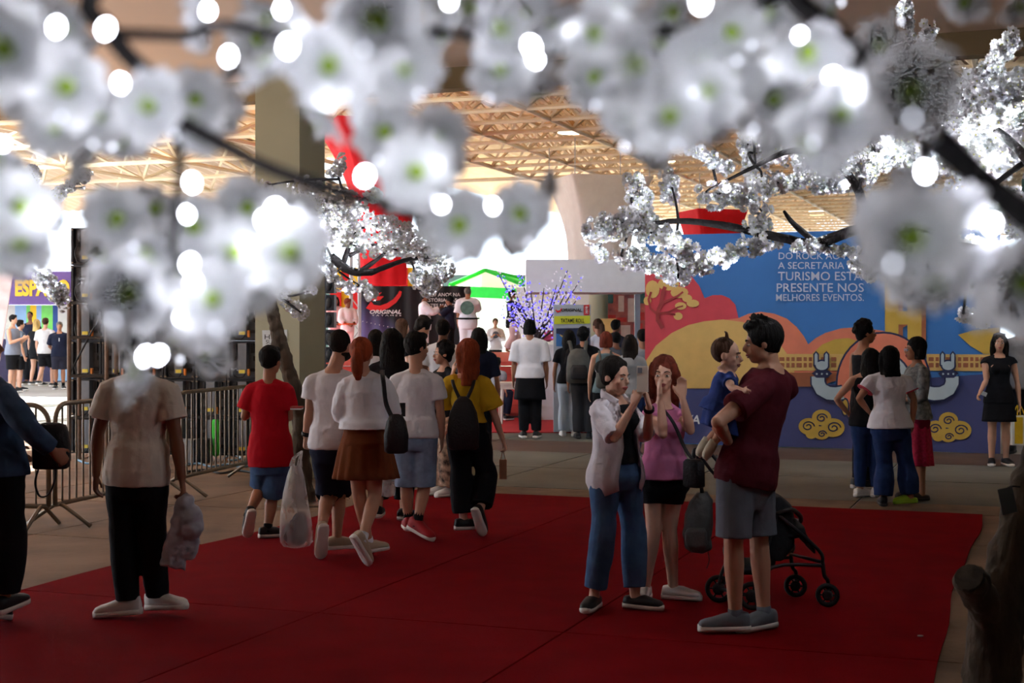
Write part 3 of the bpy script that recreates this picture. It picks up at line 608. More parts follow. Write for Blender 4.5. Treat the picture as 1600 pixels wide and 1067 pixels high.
# ---- stalls on the far left
m_pur = mat('sign_purple', (110, 84, 150), 0.7, 0.05); m_syel = mat('sign_yellow', (236, 190, 60), 0.7, 0.04)
sy = 46; sp_ = Plane(P(10, 600, sy), (1, 0, 0)); sl = thing('purple_stall', P(70, 600, sy), 'stall with a purple sign in yellow capitals and coloured panels inside', 'stall')
shape(sp_, [(-30, 424), (-30, 476), (150, 476), (150, 424)], 'sign_board', m_pur, sl, .0, th=.1); text(sp_, 'ESPAÇO', 24, 109, 461, 437, m_syel, sl, .03, bold=.05, letters=True)
m_lim = mat('panel_lime', (130, 226, 110), 0.7, 0.05); m_sky = mat('panel_sky', (150, 190, 226), 0.7, 0.05); m_bluep = mat('panel_blue', (52, 84, 150), 0.7, 0.1); m_ivory = mat('panel_ivory', (214, 214, 206), 0.7, 0.05); m_maro = mat('panel_maroon', (140, 70, 74), 0.7, 0.1)
x = -30
for (w, mm) in ((40, m_ivory), (18, m_sky), (6, m_lim), (10, m_fy), (8, m_sky), (18, m_lim), (8, m_bluep), (24, m_ivory), (10, m_maro), (30, m_ivory)):
    shape(sp_, [(x, 476), (x, 530), (x + w, 530), (x + w, 476)], 'back_panel', mm, sl, -.8, th=.04); x += w
shape(sp_, [(-30, 530), (-30, 606), (150, 606), (150, 530)], 'counter_front', mat('counter_navy', (66, 62, 92), .8, .1), sl, -.7, th=.3)
shape(sp_, [(75, 545), (75, 596), (130, 596), (130, 545)], 'counter_panel', m_sky, sl, -.6, th=.05)
for x in (-28, 148): a = P(x, 430, sy); MB().box((a.x, sy + .3, a.z / 2), .05, .05, a.z / 2).build('post', m_alu, sl)
m_wc = mat('tent_leg_white', (240, 226, 230), 0.8, 0.03, trans=.3)
tl = thing('tent_side_cloth', P(0, 560, 24), 'slanting white tent cloth at the left edge of the frame', 'tent'); b = MB(); q4 = [P(-60, 415, 24), P(22, 415, 24), P(-2, 570, 24), P(-60, 600, 24)]
b.poly(q4, (0, -1, 0), .03); b.build('cloth', m_wc, tl); MB().tube([P(-30, 400, 24.05), (P(-30, 0, 24).x, 24.05, 0)], .04, n=8).build('pole', m_alu, tl)
m_wt = mat('white_canopy', (236, 240, 246), 0.8, 0.03, trans=.3)
tc2 = thing('white_canopy_tent', P(150, 560, 62), 'pale white canopy tent far behind the LED wall', 'tent'); ap = P(160, 300, 62); cs4 = [P(-10, 424, 60), P(350, 424, 60), P(330, 420, 68), P(10, 420, 68)]
for i in range(4):
    a, c = cs4[i], cs4[(i + 1) % 4]; MB().add([ap, a, c], [(0, 1, 2)]).build('roof_panel', m_wt, tc2); MB().tube([a, (a.x, a.y, 0)], .05, n=6).build('leg', m_alu, tc2)
# ---- high-bay lamps among the trusses
m_shade = mat('lamp_shade', (214, 176, 120), 0.5, 0.05); m_glow = mat('lamp_disc', (255, 246, 214), 0.5, 0.02, emit=3.0)
for i, (x, y, Y) in enumerate(((669, 139, 26), (893, 207, 33), (1037, 252, 40), (1277, 330, 54))):
    c = P(x, y, Y); t = thing('bay_lamp', c, ['high-bay lamp nearest the canopy edge beam', 'high-bay lamp under the trusses above the white drape', 'high-bay lamp under the trusses among the blossoms at centre right', 'farthest high-bay lamp, just above the dark bough'][i], 'lamp', 'high-bay lamps')
    MB().loft([(c + Vector((0, 0, z)), (1, 0, 0), (0, 1, 0), r, r) for z, r in ((0, .34), (.1, .28), (.22, .14), (.3, .06), (.42, .05))], 18).build('shade', m_shade, t, smooth=True)
    MB().loft([(c + Vector((0, 0, -.012)), (1, 0, 0), (0, 1, 0), .32, .32), (c + Vector((0, 0, -.002)), (1, 0, 0), (0, 1, 0), .33, .33)], 18).build('lens', m_glow, t)
    MB().tube([c + Vector((0, 0, .4)), (c.x, c.y, ZB)] if c.z < ZB - .4 else [c + Vector((0, 0, .4)), c + Vector((0, 0, 1.2))], .015, n=6).build('stem', m_shade, t)
# ================================================================ people
SK = {'fair': (224, 176, 152), 'light': (206, 156, 130), 'tan': (176, 122, 94), 'brown': (132, 86, 64), 'dark': (96, 62, 48)}
def skin(k): return mat('skin_' + k, SK[k], 0.55, 0.06, 9)
HC_ = {'black': (15, 13, 13), 'dark': (26, 20, 18), 'brown': (78, 52, 38), 'red': (150, 66, 36), 'darkred': (112, 48, 34), 'blond': (200, 166, 104), 'grey': (120, 112, 106)}
def hairm(k): return mat('hair_' + k, HC_[k], 0.75, 0.4, 26, 0.8, 60, stretch=(1, 1, .16), spec=.2)
def cloth(n, c, var=.08, rough=.88, scale=5, bump=.4, bscale=13, **k): return mat('cloth_' + n, c, rough, var, scale, bump, bscale, spec=.15, **k)
m_eyew = mat('eye_white', (226, 220, 214), .3, .02); m_iris = mat('iris_dark', (40, 26, 20), .3, .05); m_lip = mat('lips', (176, 84, 84), .5, .05)
TM = [(-.30, .105, .085), (-.14, .155, .108), (0, .165, .118), (.2, .152, .110), (.4, .140, .105), (.6, .152, .116), (.8, .168, .116), (.91, .160, .096), (.985, .105, .075), (1.06, .062, .060)]
TF = [(-.30, .105, .085), (-.14, .162, .115), (0, .168, .122), (.2, .140, .104), (.4, .116, .090), (.6, .132, .108), (.75, .142, .120), (.9, .135, .088), (.985, .085, .066), (1.06, .054, .054)]
ARMS = {'down': ((.135, -.01, .63), (.142, .035, .485)), 'chest': ((.145, .03, .64), (.06, .16, .70)), 'phone': ((.135, .10, .67), (.05, .19, .80)), 'clap': ((.12, .12, .69), (.035, .24, .76)),
        'hip': ((.215, -.05, .66), (.125, .03, .56)), 'back': ((.15, -.08, .64), (.05, -.13, .54)), 'front': ((.145, .03, .63), (.04, .13, .55)), 'cross': ((.135, .04, .65), (-.03, .14, .68)), 'fold': ((.13, .02, .64), (.02, .12, .62))}
class Body: pass
def lerp(a, b, t): return a + (b - a) * t
def person(label, x, ytop, yfeet=None, hd=0, Y=None, z0=0.0, sex='m', sk='light', J=None, arms=('down', 'down'), walk=0, head=(0, 0), bulk=1.0, vox=.012, group=None, hs=None, feet=True, handc=(.35, .35), height=None, palms=None, hdirs=None, shoulder=1.0, loc=None, spread=.05):
    """x,ytop,yfeet: pixels; hd: facing, 0 = away from us, 90 = to the right; J: joint -> (px x, px y, depth offset)"""
    B = Body(); J = J or {}
    if Y is None: Y = (HC - z0) * F / (yfeet - HOR)
    X = (x - 800) * Y / F; ztop = P(x, ytop, Y).z; h = height or (ztop - z0); s = h / 1.72
    B.h, B.s, B.Y, B.sex, B.vox, B.bulk, B.hd = h, s, Y, sex, vox, bulk, hd
    a = math.radians(hd); fw = Vector((math.sin(a), math.cos(a), 0)); rt = Vector((math.cos(a), -math.sin(a), 0)); up = Vector((0, 0, 1))
    zb = ztop - h
    def loc_(r, f, z): return Vector((X, Y, zb)) + rt * r * h + fw * f * h + up * z * h
    sw = (.112 if sex == 'm' else .100) * shoulder
    j = {'neck': loc_(0, -.005, .835), 'pelvis': loc_(0, 0, .515), 'rsh': loc_(sw, -.005, .79), 'lsh': loc_(-sw, -.005, .79), 'rhip': loc_(.052, 0, .50), 'lhip': loc_(-.052, 0, .50)}
    for k, sg in (('r', 1), ('l', -1)):
        e, w = ARMS[arms[0] if k == 'l' else arms[1]]
        j[k + 'el'] = loc_(sg * e[0], e[1], e[2]); j[k + 'wr'] = loc_(sg * w[0], w[1], w[2])
        st = walk * sg
        j[k + 'kn'] = loc_(sg * spread, .10 * max(st, -.2) + .03 * abs(st), .285); j[k + 'an'] = loc_(sg * spread * 1.05, .13 * st - .012, .047 + (.05 * -st if st < 0 else 0))
    hsz = hs or max(.84, min(1.06, (h / 1.72) ** .5)); B.hs = hsz
    hc = loc_(0, .012, 1.0) - up * .118 * hsz
    for k, v in J.items():
        if k.endswith('fd'): continue
        if k == 'head': hc = P(v[0], v[1], Y + (v[2] if len(v) > 2 else 0))
        else: j[k] = P(v[0], v[1], Y + (v[2] if len(v) > 2 else 0)) - (up * .03 * s if k in ('rsh', 'lsh') else Vector())
    if 'neck' not in J and ('rsh' in J and 'lsh' in J): j['neck'] = (j['rsh'] + j['lsh']) / 2 + up * .048 * h
    if 'pelvis' not in J and ('rhip' in J and 'lhip' in J): j['pelvis'] = (j['rhip'] + j['lhip']) / 2 + up * .012 * h
    B.j = j; B.hc = hc
    ha = math.radians(hd + head[0]); pt = math.radians(head[1])
    hf = Vector((math.sin(ha) * math.cos(pt), math.cos(ha) * math.cos(pt), math.sin(pt))); hl = Vector((math.cos(ha), -math.sin(ha), 0)); hu = hl.cross(hf)
    if len(head) > 2:
        R_ = Matrix.Rotation(math.radians(head[2]), 3, hf); hl = R_ @ hl; hu = R_ @ hu
    B.hf, B.hl, B.hu = hf, hl, hu
    B.H = lambda l, f, u: hc + (hl * l + hf * f + hu * u) * hsz
    B.lat_s = (j['rsh'] - j['lsh']).normalized(); B.lat_h = (j['rhip'] - j['lhip']).normalized()
    B.fw, B.rt = fw, rt
    base = Vector((X, Y, z0)) if loc is None else loc
    root = thing('person', base, label, 'person', group); B.root = root
    # ---- body
    b = MB(); bk = bulk * s
    def tsec(t, g=0.0):
        T = TM if sex == 'm' else TF
        ts = [q[0] for q in T]; ru = float(np.interp(t, ts, [q[1] for q in T])) * bk + g; rv = float(np.interp(t, ts, [q[2] for q in T])) * bk + g
        # the shoulder girdle follows the real shoulder spread
        if t > .7: ru *= lerp(1.0, min(1.15, max(.75, (j['rsh'] - j['lsh']).length / (.215 * h if sex == 'm' else .2 * h))), min(1, (t - .7) / .2))
        p, n_ = j['pelvis'], j['neck']; c = lerp(p, n_, t)
        lat = lerp(B.lat_h, B.lat_s, min(1, max(0, t))).normalized(); ax = (n_ - p).normalized(); fr = ax.cross(lat).normalized() * -1; lat = (ax.cross(fr)).normalized()
        if lat.dot(B.lat_s) < 0: lat = -lat
        c = c + fr * (-.012 * math.sin(max(0, min(1, t)) * math.pi)) * s
        return (c, lat, fr, ru, rv)
    B.tsec = tsec
    b.loft([tsec(t) for t in (-.20, -.14, 0, .1, .2, .3, .4, .5, .6, .7, .8, .87, .91, .95, .985, 1.02, 1.06)], 18)
    if sex == 'f':
        c, lat, fr, ru, rv = tsec(.70)
        front = fr if fr.dot(fw) > 0 else -fr
        for sg in (-1, 1): b.ell(c + lat * sg * .065 * bk + front * .085 * bk, lat, front, up, .06 * bk, .05 * bk, .06 * bk, 12, 6)
    neck_top = B.H(0, -.02, -.06)
    b.tube([j['neck'] - (neck_top - j['neck']) * .4, lerp(j['neck'], neck_top, .4), neck_top], [.062 * s, (.056 if sex == 'm' else .047) * hsz, (.056 if sex == 'm' else .048) * hsz], n=12)
    # head
    H = B.H
    b.ell(H(0, -.012, .028), hl, hf, hu, .075 * hsz, .094 * hsz, .088 * hsz, 18, 10)
    b.ell(H(0, .022, -.035), hl, hf, hu, (.061 if sex == 'm' else .056) * hsz, (.064 if sex == 'm' else .060) * hsz, .072 * hsz, 16, 9)
    b.ell(H(0, .052, -.085), hl, hf, hu, .034 * hsz, .030 * hsz, .026 * hsz, 12, 6)
    b.ell(H(0, .074, .022), hl, hf, hu, .046 * hsz, (.014 if sex == 'm' else .008) * hsz, .012 * hsz, 12, 6)          # brow
    b.tube([H(0, .080, .018), H(0, .094, -.008), H(0, .104, -.026), H(0, .088, -.036)], [q * hsz * (1 if sex == 'm' else .8) for q in (.009, .011, .015, .010)], n=8, sub=2)
    for sg in (-1, 1):
        b.ell(H(sg * .076, -.008, -.008), hl, hf, hu, .010 * hsz, .020 * hsz, .031 * hsz, 10, 6)
        b.ell(H(sg * .036, .058, -.024), hl, hf, hu, .022 * hsz, .020 * hsz, .022 * hsz, 10, 6)  # cheek
    b.tube([H(-.022, .078, -.058), H(0, .086, -.056), H(.022, .078, -.058)], [.007 * hsz, .010 * hsz, .007 * hsz], n=8, sub=2)
    b.tube([H(-.018, .076, -.068), H(0, .083, -.069), H(.018, .076, -.068)], [.006 * hsz, .009 * hsz, .006 * hsz], n=8, sub=2)
    # arms and hands
    for i, k in enumerate(('l', 'r')):
        S_, E, Wr = j[k + 'sh'], j[k + 'el'], j[k + 'wr']; q = s * (bulk * .6 + .4) * (1.0 if sex == 'm' else .88)
        b.ball(S_, .052 * q, 12, 8); b.tube([j['neck'] + up * .012 * s, lerp(j['neck'], S_, .55) - up * .004 * s, S_ + up * .004], [.05 * q, .05 * q, .047 * q], n=12, sub=2)
        b.tube([S_, lerp(S_, E, .35), lerp(S_, E, .75), E, lerp(E, Wr, .25), lerp(E, Wr, .65), Wr], [.054 * q, .052 * q, .043 * q, .038 * q, .043 * q, .034 * q, .027 * q], n=12)
        b.ball(E, .037 * q, 10, 6)
        d = (Wr - E).normalized()
        if hdirs and hdirs[i] is not None: d = Vector(hdirs[i]).normalized()
        inw = B.lat_s * (1 if k == 'l' else -1)
        pn = Vector(palms[i]).normalized() if palms and palms[i] is not None else inw
        if abs(pn.dot(d)) > .9: pn = fw
        hand(b, Wr, d, pn, handc[i], s * .97, k)
    # legs
    for k in ('l', 'r'):
        Hp, K, A = j[k + 'hip'], j[k + 'kn'], j[k + 'an']; q = s * (bulk * .6 + .4)
        if not feet: continue
        b.tube([Hp + up * .02, lerp(Hp, K, .3), lerp(Hp, K, .7), K, lerp(K, A, .3), lerp(K, A, .65), A], [.086 * q, .084 * q, .064 * q, .054 * q, .057 * q, .044 * q, .036 * q], n=14)
        b.ball(K, .053 * q, 10, 6)
        fd = fdir(B, k, J)
        b.tube([A - fd * .02 * s, A + fd * .06 * s - up * .035 * s, A + fd * .16 * s - up * .055 * s], [.04 * s, .034 * s, .022 * s], n=10)
    B.J = J
    body = b.build('body', skin(sk), root, vox=vox, relax=2); body['label'] = SKL[sk] + ' skin'
    return B
SKL = {'fair': 'fair', 'light': 'light', 'tan': 'tanned', 'brown': 'brown', 'dark': 'dark brown'}
def fdir(B, k, J):
    if k + 'toe' in J:
        v = J[k + 'toe']; return (P(v[0], v[1], B.Y + (v[2] if len(v) > 2 else 0)) - B.j[k + 'an'] + Vector((0, 0, .05 * B.s))).normalized()
    if k + 'fd' in J: a = math.radians(J[k + 'fd']); return Vector((math.sin(a), math.cos(a), 0))
    return (B.fw + B.rt * (.18 if k == 'r' else -.18)).normalized()
def hand(b, wr, d, pn, curl, s, side):
    pn = (pn - d * pn.dot(d)).normalized(); t = d.cross(pn)           # across the palm
    t = t if side == 'r' else -t                                       # towards the thumb
    b.loft([(wr + d * z * s, t, pn, w * s, th * s) for z, w, th in ((-.01, .026, .02), (.02, .034, .018), (.055, .041, .016), (.085, .040, .014), (.094, .036, .011))], 12)
    for i, L in enumerate((.070, .078, .073, .058)):
        o = wr + d * (.088 - .004 * abs(i - 1)) * s + t * (.030 - .020 * i) * s; pts = [o - d * .02 * s, o]; dd = d; p = o
        for q in (.45, .32, .25):
            dd = rot_to(dd, pn, d, curl * .9).normalized()
            p = p + dd * L * q * s; pts.append(p)
        b.tube(pts, [.0095 * s, .0092 * s, .0088 * s, .008 * s, .007 * s], n=8)
    o = wr + d * .022 * s + t * .028 * s; td = (d * .75 + t * .65 + pn * .25 * (curl + .4)).normalized()
    p1 = o + td * .036 * s; p2 = p1 + (td + d * .5 + pn * .3 * curl).normalized() * .03 * s; p3 = p2 + (d + pn * .4 * curl).normalized() * .022 * s
    b.tube([o - td * .012 * s, p1, p2, p3], [.014 * s, .0115 * s, .010 * s, .008 * s], n=8)
def rot_to(dd, pn, d, a):
    ax = d.cross(pn); return Matrix.Rotation(a, 3, ax) @ dd
# ---------------------------------------------------------------- clothing
def torso_wear(B, name, m, t0=-.1, t1=.97, g=.016, gh=None, sleeve=.55, gs=.016, wr=.015, wsize=.08, cuff=0, label=None, rsl=None, belly=0):
    b = MB(); s = B.s; gh = g if gh is None else gh; secs = []; n = 14
    for i in range(n + 1):
        t = t0 + (t1 - t0) * i / n; gg = gh + (g - gh) * min(1, max(0, (t - t0) / .6)); c, lat, fr, ru, rv = B.tsec(t, gg * s)
        if t < .45:                                    # cloth hangs straight below the chest
            c2, l2, f2, r2, v2 = B.tsec(.6, gg * s); ru = max(ru, r2 * .93) + .012 * (t < .3); rv = max(rv, v2 * .93) + .014 * (t < .3)
        if t > .93: ru = max(ru, .085 * s + gg); rv = max(rv, .07 * s)
        secs.append((c, lat, fr, ru, rv))
    b.loft(secs, 20)
    if B.sex == 'f':
        c, lat, fr, ru, rv = B.tsec(.68); front = fr if fr.dot(B.fw) > 0 else -fr; bk = B.bulk * s
        for sg in (-1, 1): b.ell(c + lat * sg * .062 * bk + front * (.085 * bk + g * .7), lat, front, (0, 0, 1), .066 * bk, .052 * bk, .07 * bk, 12, 6)
    for k in ('l', 'r'):
        L = (rsl if (k == 'r' and rsl is not None) else sleeve)
        if L <= 0: continue
        S_, E, Wr = B.j[k + 'sh'], B.j[k + 'el'], B.j[k + 'wr']; q = s * (.88 if B.sex == 'f' else 1)
        b.tube([B.j['neck'] - Vector((0, 0, .004)), lerp(B.j['neck'], S_, .55) - Vector((0, 0, .006)), S_ + Vector((0, 0, .002))], [.048 * q + .5 * g, .05 * q + .8 * g, .048 * q + g], n=14, sub=2)
        pts = [S_ + (B.j['neck'] - S_) * .3 - Vector((0, 0, .015)), S_]; rr = [.045 * q + gs, .053 * q + gs * .9]
        if L <= 1: pts += [lerp(S_, E, L * .5), lerp(S_, E, L)]; rr += [.058 * q + gs, .055 * q + gs * 1.3]
        else: pts += [lerp(S_, E, .5), E, lerp(E, Wr, (L - 1) * .5), lerp(E, Wr, L - 1)]; rr += [.056 * q + gs, .046 * q + gs, .045 * q + gs, .036 * q + gs]
        b.tube(pts, rr, n=14, sub=2)
    o = b.build(name, m, B.root, vox=B.vox * .9, relax=3, wrinkle=wr, wsize=wsize)
    if label: o['label'] = label
    return o
def leg_wear(B, name, m, L=1.0, top=.28, g=.014, gk=None, gc=None, wr=.015, label=None):
    """L: 1 = knee, 2 = ankle"""
    b = MB(); s = B.s; gk = g if gk is None else gk; gc = gk if gc is None else gc
    b.loft([B.tsec(-.27 + (top + .27) * i / 8, g * s + (.012 if i < 4 else 0)) for i in range(9)], 20)
    for k in ('l', 'r'):
        Hp, K, A = B.j[k + 'hip'], B.j[k + 'kn'], B.j[k + 'an']; q = s * (B.bulk * .6 + .4)
        pts = [Hp + Vector((0, 0, .03)), lerp(Hp, K, .3)]; rr = [.092 * q + g, .090 * q + g]
        if L <= 1: pts += [lerp(Hp, K, (L + .3) / 2), lerp(Hp, K, L)]; rr += [.075 * q + (g + gk) / 2, .066 * q + gk]
        else: pts += [lerp(Hp, K, .7), K, lerp(K, A, (L - 1) * .5), lerp(K, A, L - 1)]; rr += [.070 * q + g, .058 * q + gk, .053 * q + gc, .040 * q + gc]
        b.tube(pts, rr, n=16, sub=2)
    o = b.build(name, m, B.root, vox=B.vox * .9, relax=3, wrinkle=wr, wsize=.12)
    if label: o['label'] = label
    return o
def skirt(B, name, m, drop=.40, flare=1.5, top=.22, pleats=14, amp=.05, label=None, g=.012):
    b = MB(); secs = []; vs_ = []; fs = []; n = 72; K = 10; c0, lat, fr, ru, rv = B.tsec(top, g); s = B.s
    hipr = B.tsec(-.1, g)
    for k in range(K + 1):
        t = k / K; z = c0 - Vector((0, 0, 1)) * drop * s * t
        q = min(1, t * 2.2); a = lerp(ru, max(hipr[3], ru), q) * (1 + (flare - 1) * max(0, t - .15)); d = lerp(rv, max(hipr[4], rv), q) * (1 + (flare - 1) * max(0, t - .15))
        off = (B.j['lkn'] + B.j['rkn']) / 2 - B.j['pelvis']; off.z = 0
        z = z + off * .45 * t
        for i in range(n):
            th = 2 * math.pi * i / n; w = 1 + amp * t * math.sin(pleats * th)
            vs_.append(npv(z + lat * math.cos(th) * a * w + fr * math.sin(th) * d * w))
    for k in range(K):
        for i in range(n): j = (i + 1) % n; fs.append((k * n + i, k * n + j, (k + 1) * n + j, (k + 1) * n + i))
    b.add(vs_, fs); o = b.build(name, m, B.root, smooth=True)
    md = o.modifiers.new('t', 'SOLIDIFY'); md.thickness = .006; PENDING.append(o)
    if label: o['label'] = label
    return o
def shoes(B, m, msole, h=.085, name='shoe', label=None, L=.265, low=False, which='lr', lace=None):
    for k in which:
        A = B.j[k + 'an']; d = fdir(B, k, B.J); s = B.s * (L / .265); up = Vector((0, 0, 1)); lt = d.cross(up).normalized(); u = lt.cross(d).normalized()
        base = A - u * .078 * B.s
        def sec(z, w, top, bot): return (base + d * z * s + u * (top + bot) / 2 * s, lt, u, w * s, (top - bot) / 2 * s)
        b = MB(); hh = h / .085
        prof = ((-.080, .024, .07 * hh), (-.072, .036, .098 * hh), (-.03, .044, .108 * hh), (.02, .045, .102 * hh if not low else .055), (.07, .048, .096), (.12, .051, .080), (.165, .049, .070), (.19, .040, .060), (.204, .022, .044))
        b.loft([sec(z, w, t, .012) for z, w, t in prof], 14, pw=.75); o = b.build(name, m, B.root, smooth=True)
        if label: o['label'] = label
        b = MB(); b.loft([sec(z, w * 1.08, .040, 0) for z, w in ((-.084, .022), (-.074, .037), (-.03, .044), (.02, .042), (.07, .045), (.12, .050), (.17, .048), (.197, .036), (.208, .018))], 14, pw=.6); b.build('sole', msole, o, smooth=True)
        if lace is not None:
            for q in (.035, .055, .075): b = MB(); b.tube([base + (d * q + lt * -.03 + u * (.075 - q * .3)) * s, base + (d * q + u * (.096 - q * .42)) * s, base + (d * q + lt * .03 + u * (.075 - q * .3)) * s], .004, n=5, sub=2); b.build('lace', lace, o)
def socks(B, m, top=.06):
    for k in 'lr':
        A, K = B.j[k + 'an'], B.j[k + 'kn']; d = (K - A).normalized(); b = MB(); b.tube([A - d * .03, A + d * top], .041 * B.s, n=12); b.build('sock', m, B.root, smooth=True)
def face(B, brow=None, lips=True):
    H = B.H; hs = B.hs
    for sg in (-1, 1):
        c = H(sg * .031, .0775, -.004); b = MB(); b.ell(c, B.hl, B.hf, B.hu, .0135 * hs, .009 * hs, .0075 * hs, 12, 6); o = b.build('eye', m_eyew, B.root, smooth=True)
        b = MB(); b.ell(c + B.hf * .0055 * hs, B.hl, B.hf, B.hu, .0065 * hs, .005 * hs, .0065 * hs, 10, 5); b.build('iris', m_iris, o, smooth=True)
        b = MB(); b.tube([H(sg * .014, .088, .019), H(sg * .031, .086, .025), H(sg * .049, .074, .019)], [.0030 * hs, .0034 * hs, .0015 * hs] if B.sex == 'f' else [.0035 * hs, .0045 * hs, .002 * hs], n=6, sub=2); b.build('eyebrow', brow or hairm('dark'), B.root, smooth=True)
    if lips:
        b = MB(); b.tube([H(-.023, .081, -.060), H(-.008, .093, -.0575), H(0, .0935, -.059), H(.008, .093, -.0575), H(.023, .081, -.060)], [.003 * hs, .006 * hs, .006 * hs, .006 * hs, .003 * hs], n=6, sub=2)
        b.tube([H(-.018, .080, -.067), H(0, .090, -.070), H(.018, .080, -.067)], [.003 * hs, .006 * hs, .003 * hs], n=6, sub=2); b.build('lips', m_lip, B.root, smooth=True)
def hair(B, style, k, L=.3, label=None, vox=None):
    H = B.H; hl, hf, hu, hs = B.hl, B.hf, B.hu, B.hs; b = MB(); v = vox or B.vox * .8; wrk = .012; dn = Vector((0, 0, -1))
    def cap(g=0.0, low=-.02):
        b.ell(H(0, -.026, .036), hl, hf, hu, (.083 + g) * hs, (.094 + g) * hs, (.094 + g) * hs, 20, 12)
    def fall(L, w, back=.05, th=.05):
        n0 = H(0, -.035, .06); pts = [n0, H(0, -.05, -.02), H(0, -back, -.10)]; e = pts[-1]
        k = max(2, int(L / .08)); tb = -B.fw
        for i in range(1, k + 1): pts.append(e + dn * L * i / k + tb * .02 * min(i, 2))
        n = len(pts); b.tube(pts, [.088 * hs, .090 * hs] + [w * hs * (1 - .25 * max(0, i / (n - 2) - .5)) for i in range(n - 2)], [.09 * hs, .07 * hs] + [th * hs * (1 - .4 * i / (n - 2)) for i in range(n - 2)], lat=hl, n=16, sub=2)
    if style == 'buzz': cap(-.001); wrk = .003
    elif style == 'short':
        cap(.006); b.ell(H(0, .035, .095), hl, hf, hu, .062 * hs, .05 * hs, .032 * hs, 14, 7); b.ell(H(0, -.055, -.01), hl, hf, hu, .066 * hs, .05 * hs, .06 * hs, 14, 7)
    elif style == 'spiky':
        cap(.008)
        for i in range(22):
            th = rng.uniform(-2.2, 2.2); e = rng.uniform(.7, 1.4); p = H(.075 * math.cos(e) * math.sin(th), -.02 + .085 * math.cos(e) * math.cos(th), .045 + .085 * math.sin(e)); q = p + (p - H(0, -.03, .02)).normalized() * rng.uniform(.022, .045) * hs + hf * .02
            b.tube([p, q], [.018 * hs, .005], n=7)
        b.ell(H(0, .05, .10), hl, hf, hu, .06 * hs, .045 * hs, .03 * hs, 14, 7); b.ell(H(0, -.06, -.02), hl, hf, hu, .062 * hs, .04 * hs, .055 * hs, 14, 7); wrk = .006
    elif style == 'curly':
        cap(.006)
        for i in range(46):
            th = rng.uniform(0, 6.28); e = rng.uniform(-.2, 1.45); d = Vector((math.cos(e) * math.sin(th), math.cos(e) * math.cos(th), math.sin(e)))
            if d.y > .5 and d.z < .55: continue
            b.ball(H(d.x * .085, -.026 + d.y * .094, .036 + d.z * .098), rng.uniform(.02, .03) * hs, 8, 5)
        b.ell(H(0, -.06, -.03), hl, hf, hu, .07 * hs, .045 * hs, .06 * hs, 14, 7)
    elif style == 'bun':
        wrk = .004; cap(.005); b.ell(H(0, .026, .084), hl, hf, hu, .062 * hs, .040 * hs, .028 * hs, 14, 7); b.ell(H(0, -.125, .045), hl, hf, hu, .045 * hs, .042 * hs, .045 * hs, 14, 8); b.ell(H(0, -.06, -.02), hl, hf, hu, .064 * hs, .04 * hs, .05 * hs, 12, 7)
    elif style == 'bob':
        cap(.008); b.tube([H(0, -.035, .05), H(0, -.04, -.03), H(0, -.04, -.10)], [.09 * hs, .098 * hs, .09 * hs], [.085 * hs, .075 * hs, .06 * hs], lat=hl, n=16, sub=2)
    elif style == 'long':
        cap(.008); fall(L, .098)
        for sg in (-1, 1): b.tube([H(sg * .06, .02, .08), H(sg * .088, .005, .0), H(sg * .092, -.01, -.08), H(sg * .09, -.02, -.16)], [.022 * hs, .025 * hs, .026 * hs, .02 * hs], n=9, sub=2)
    elif style == 'pony':
        cap(.004); p = H(0, -.105, .02); b.ell(H(0, -.06, -.01), hl, hf, hu, .066 * hs, .045 * hs, .05 * hs, 12, 7)
        tb = -hf; pts = [H(0, -.09, .03), p + tb * .03, p + tb * .035 + dn * L * .35, p + tb * .02 + dn * L * .7, p + dn * L]; b.tube(pts, [.03 * hs, .036 * hs, .046 * hs, .04 * hs, .015 * hs], n=12, sub=3)
    o = b.build('hair', hairm(k), B.root, vox=v, relax=2, wrinkle=wrk, wsize=.03 if style != 'buzz' else .05)
    if label: o['label'] = label
    return o
def loop_strap(B, name, pts, m, w=.02, th=.006, parent=None):
    b = MB(); b.tube(pts, w, th, n=8, sub=4, lat=(0, 0, 1)); return b.build(name, m, parent or B.root, smooth=True)
# ================================================================ the people in the photograph
c_white = cloth('white', (238, 238, 246)); c_black = cloth('black', (24, 24, 28)); c_navy = cloth('navy', (34, 38, 58)); c_jean = cloth('blue_denim', (74, 104, 146), .18, scale=12); c_ljean = cloth('light_denim', (134, 156, 186), .18, scale=12); c_djean = cloth('dark_denim', (38, 58, 104), .18, scale=12)
c_beige = cloth('beige', (220, 208, 196)); c_red = cloth('red', (190, 20, 38)); c_maroon = cloth('maroon', (84, 24, 36)); c_grey = cloth('grey', (104, 110, 122)); c_pink = cloth('pink', (206, 124, 168)); c_rust = cloth('rust_brown', (120, 66, 38)); c_yellow = cloth('mustard', (206, 166, 40)); c_lgrey = cloth('light_grey', (160, 164, 170))
s_white = mat('sneaker_white', (232, 228, 226), .6, .06); s_sole = mat('sole_white', (232, 228, 224), .6, .05); s_black = mat('shoe_black', (28, 28, 32), .5, .1); s_grey = mat('shoe_grey', (112, 118, 128), .6, .1); s_cream = mat('shoe_cream', (186, 168, 146), .7, .08); s_red = mat('shoe_red', (170, 28, 40), .6, .08); s_brown = mat('shoe_dark', (52, 46, 46), .6, .1); s_lime = mat('slide_lime', (150, 200, 50), .5, .05); s_dsole = mat('sole_dark', (60, 58, 58), .7, .1)
NEAR, MID, RGT, FAR, VFAR = .0088, .0112, .012, .0175, .022
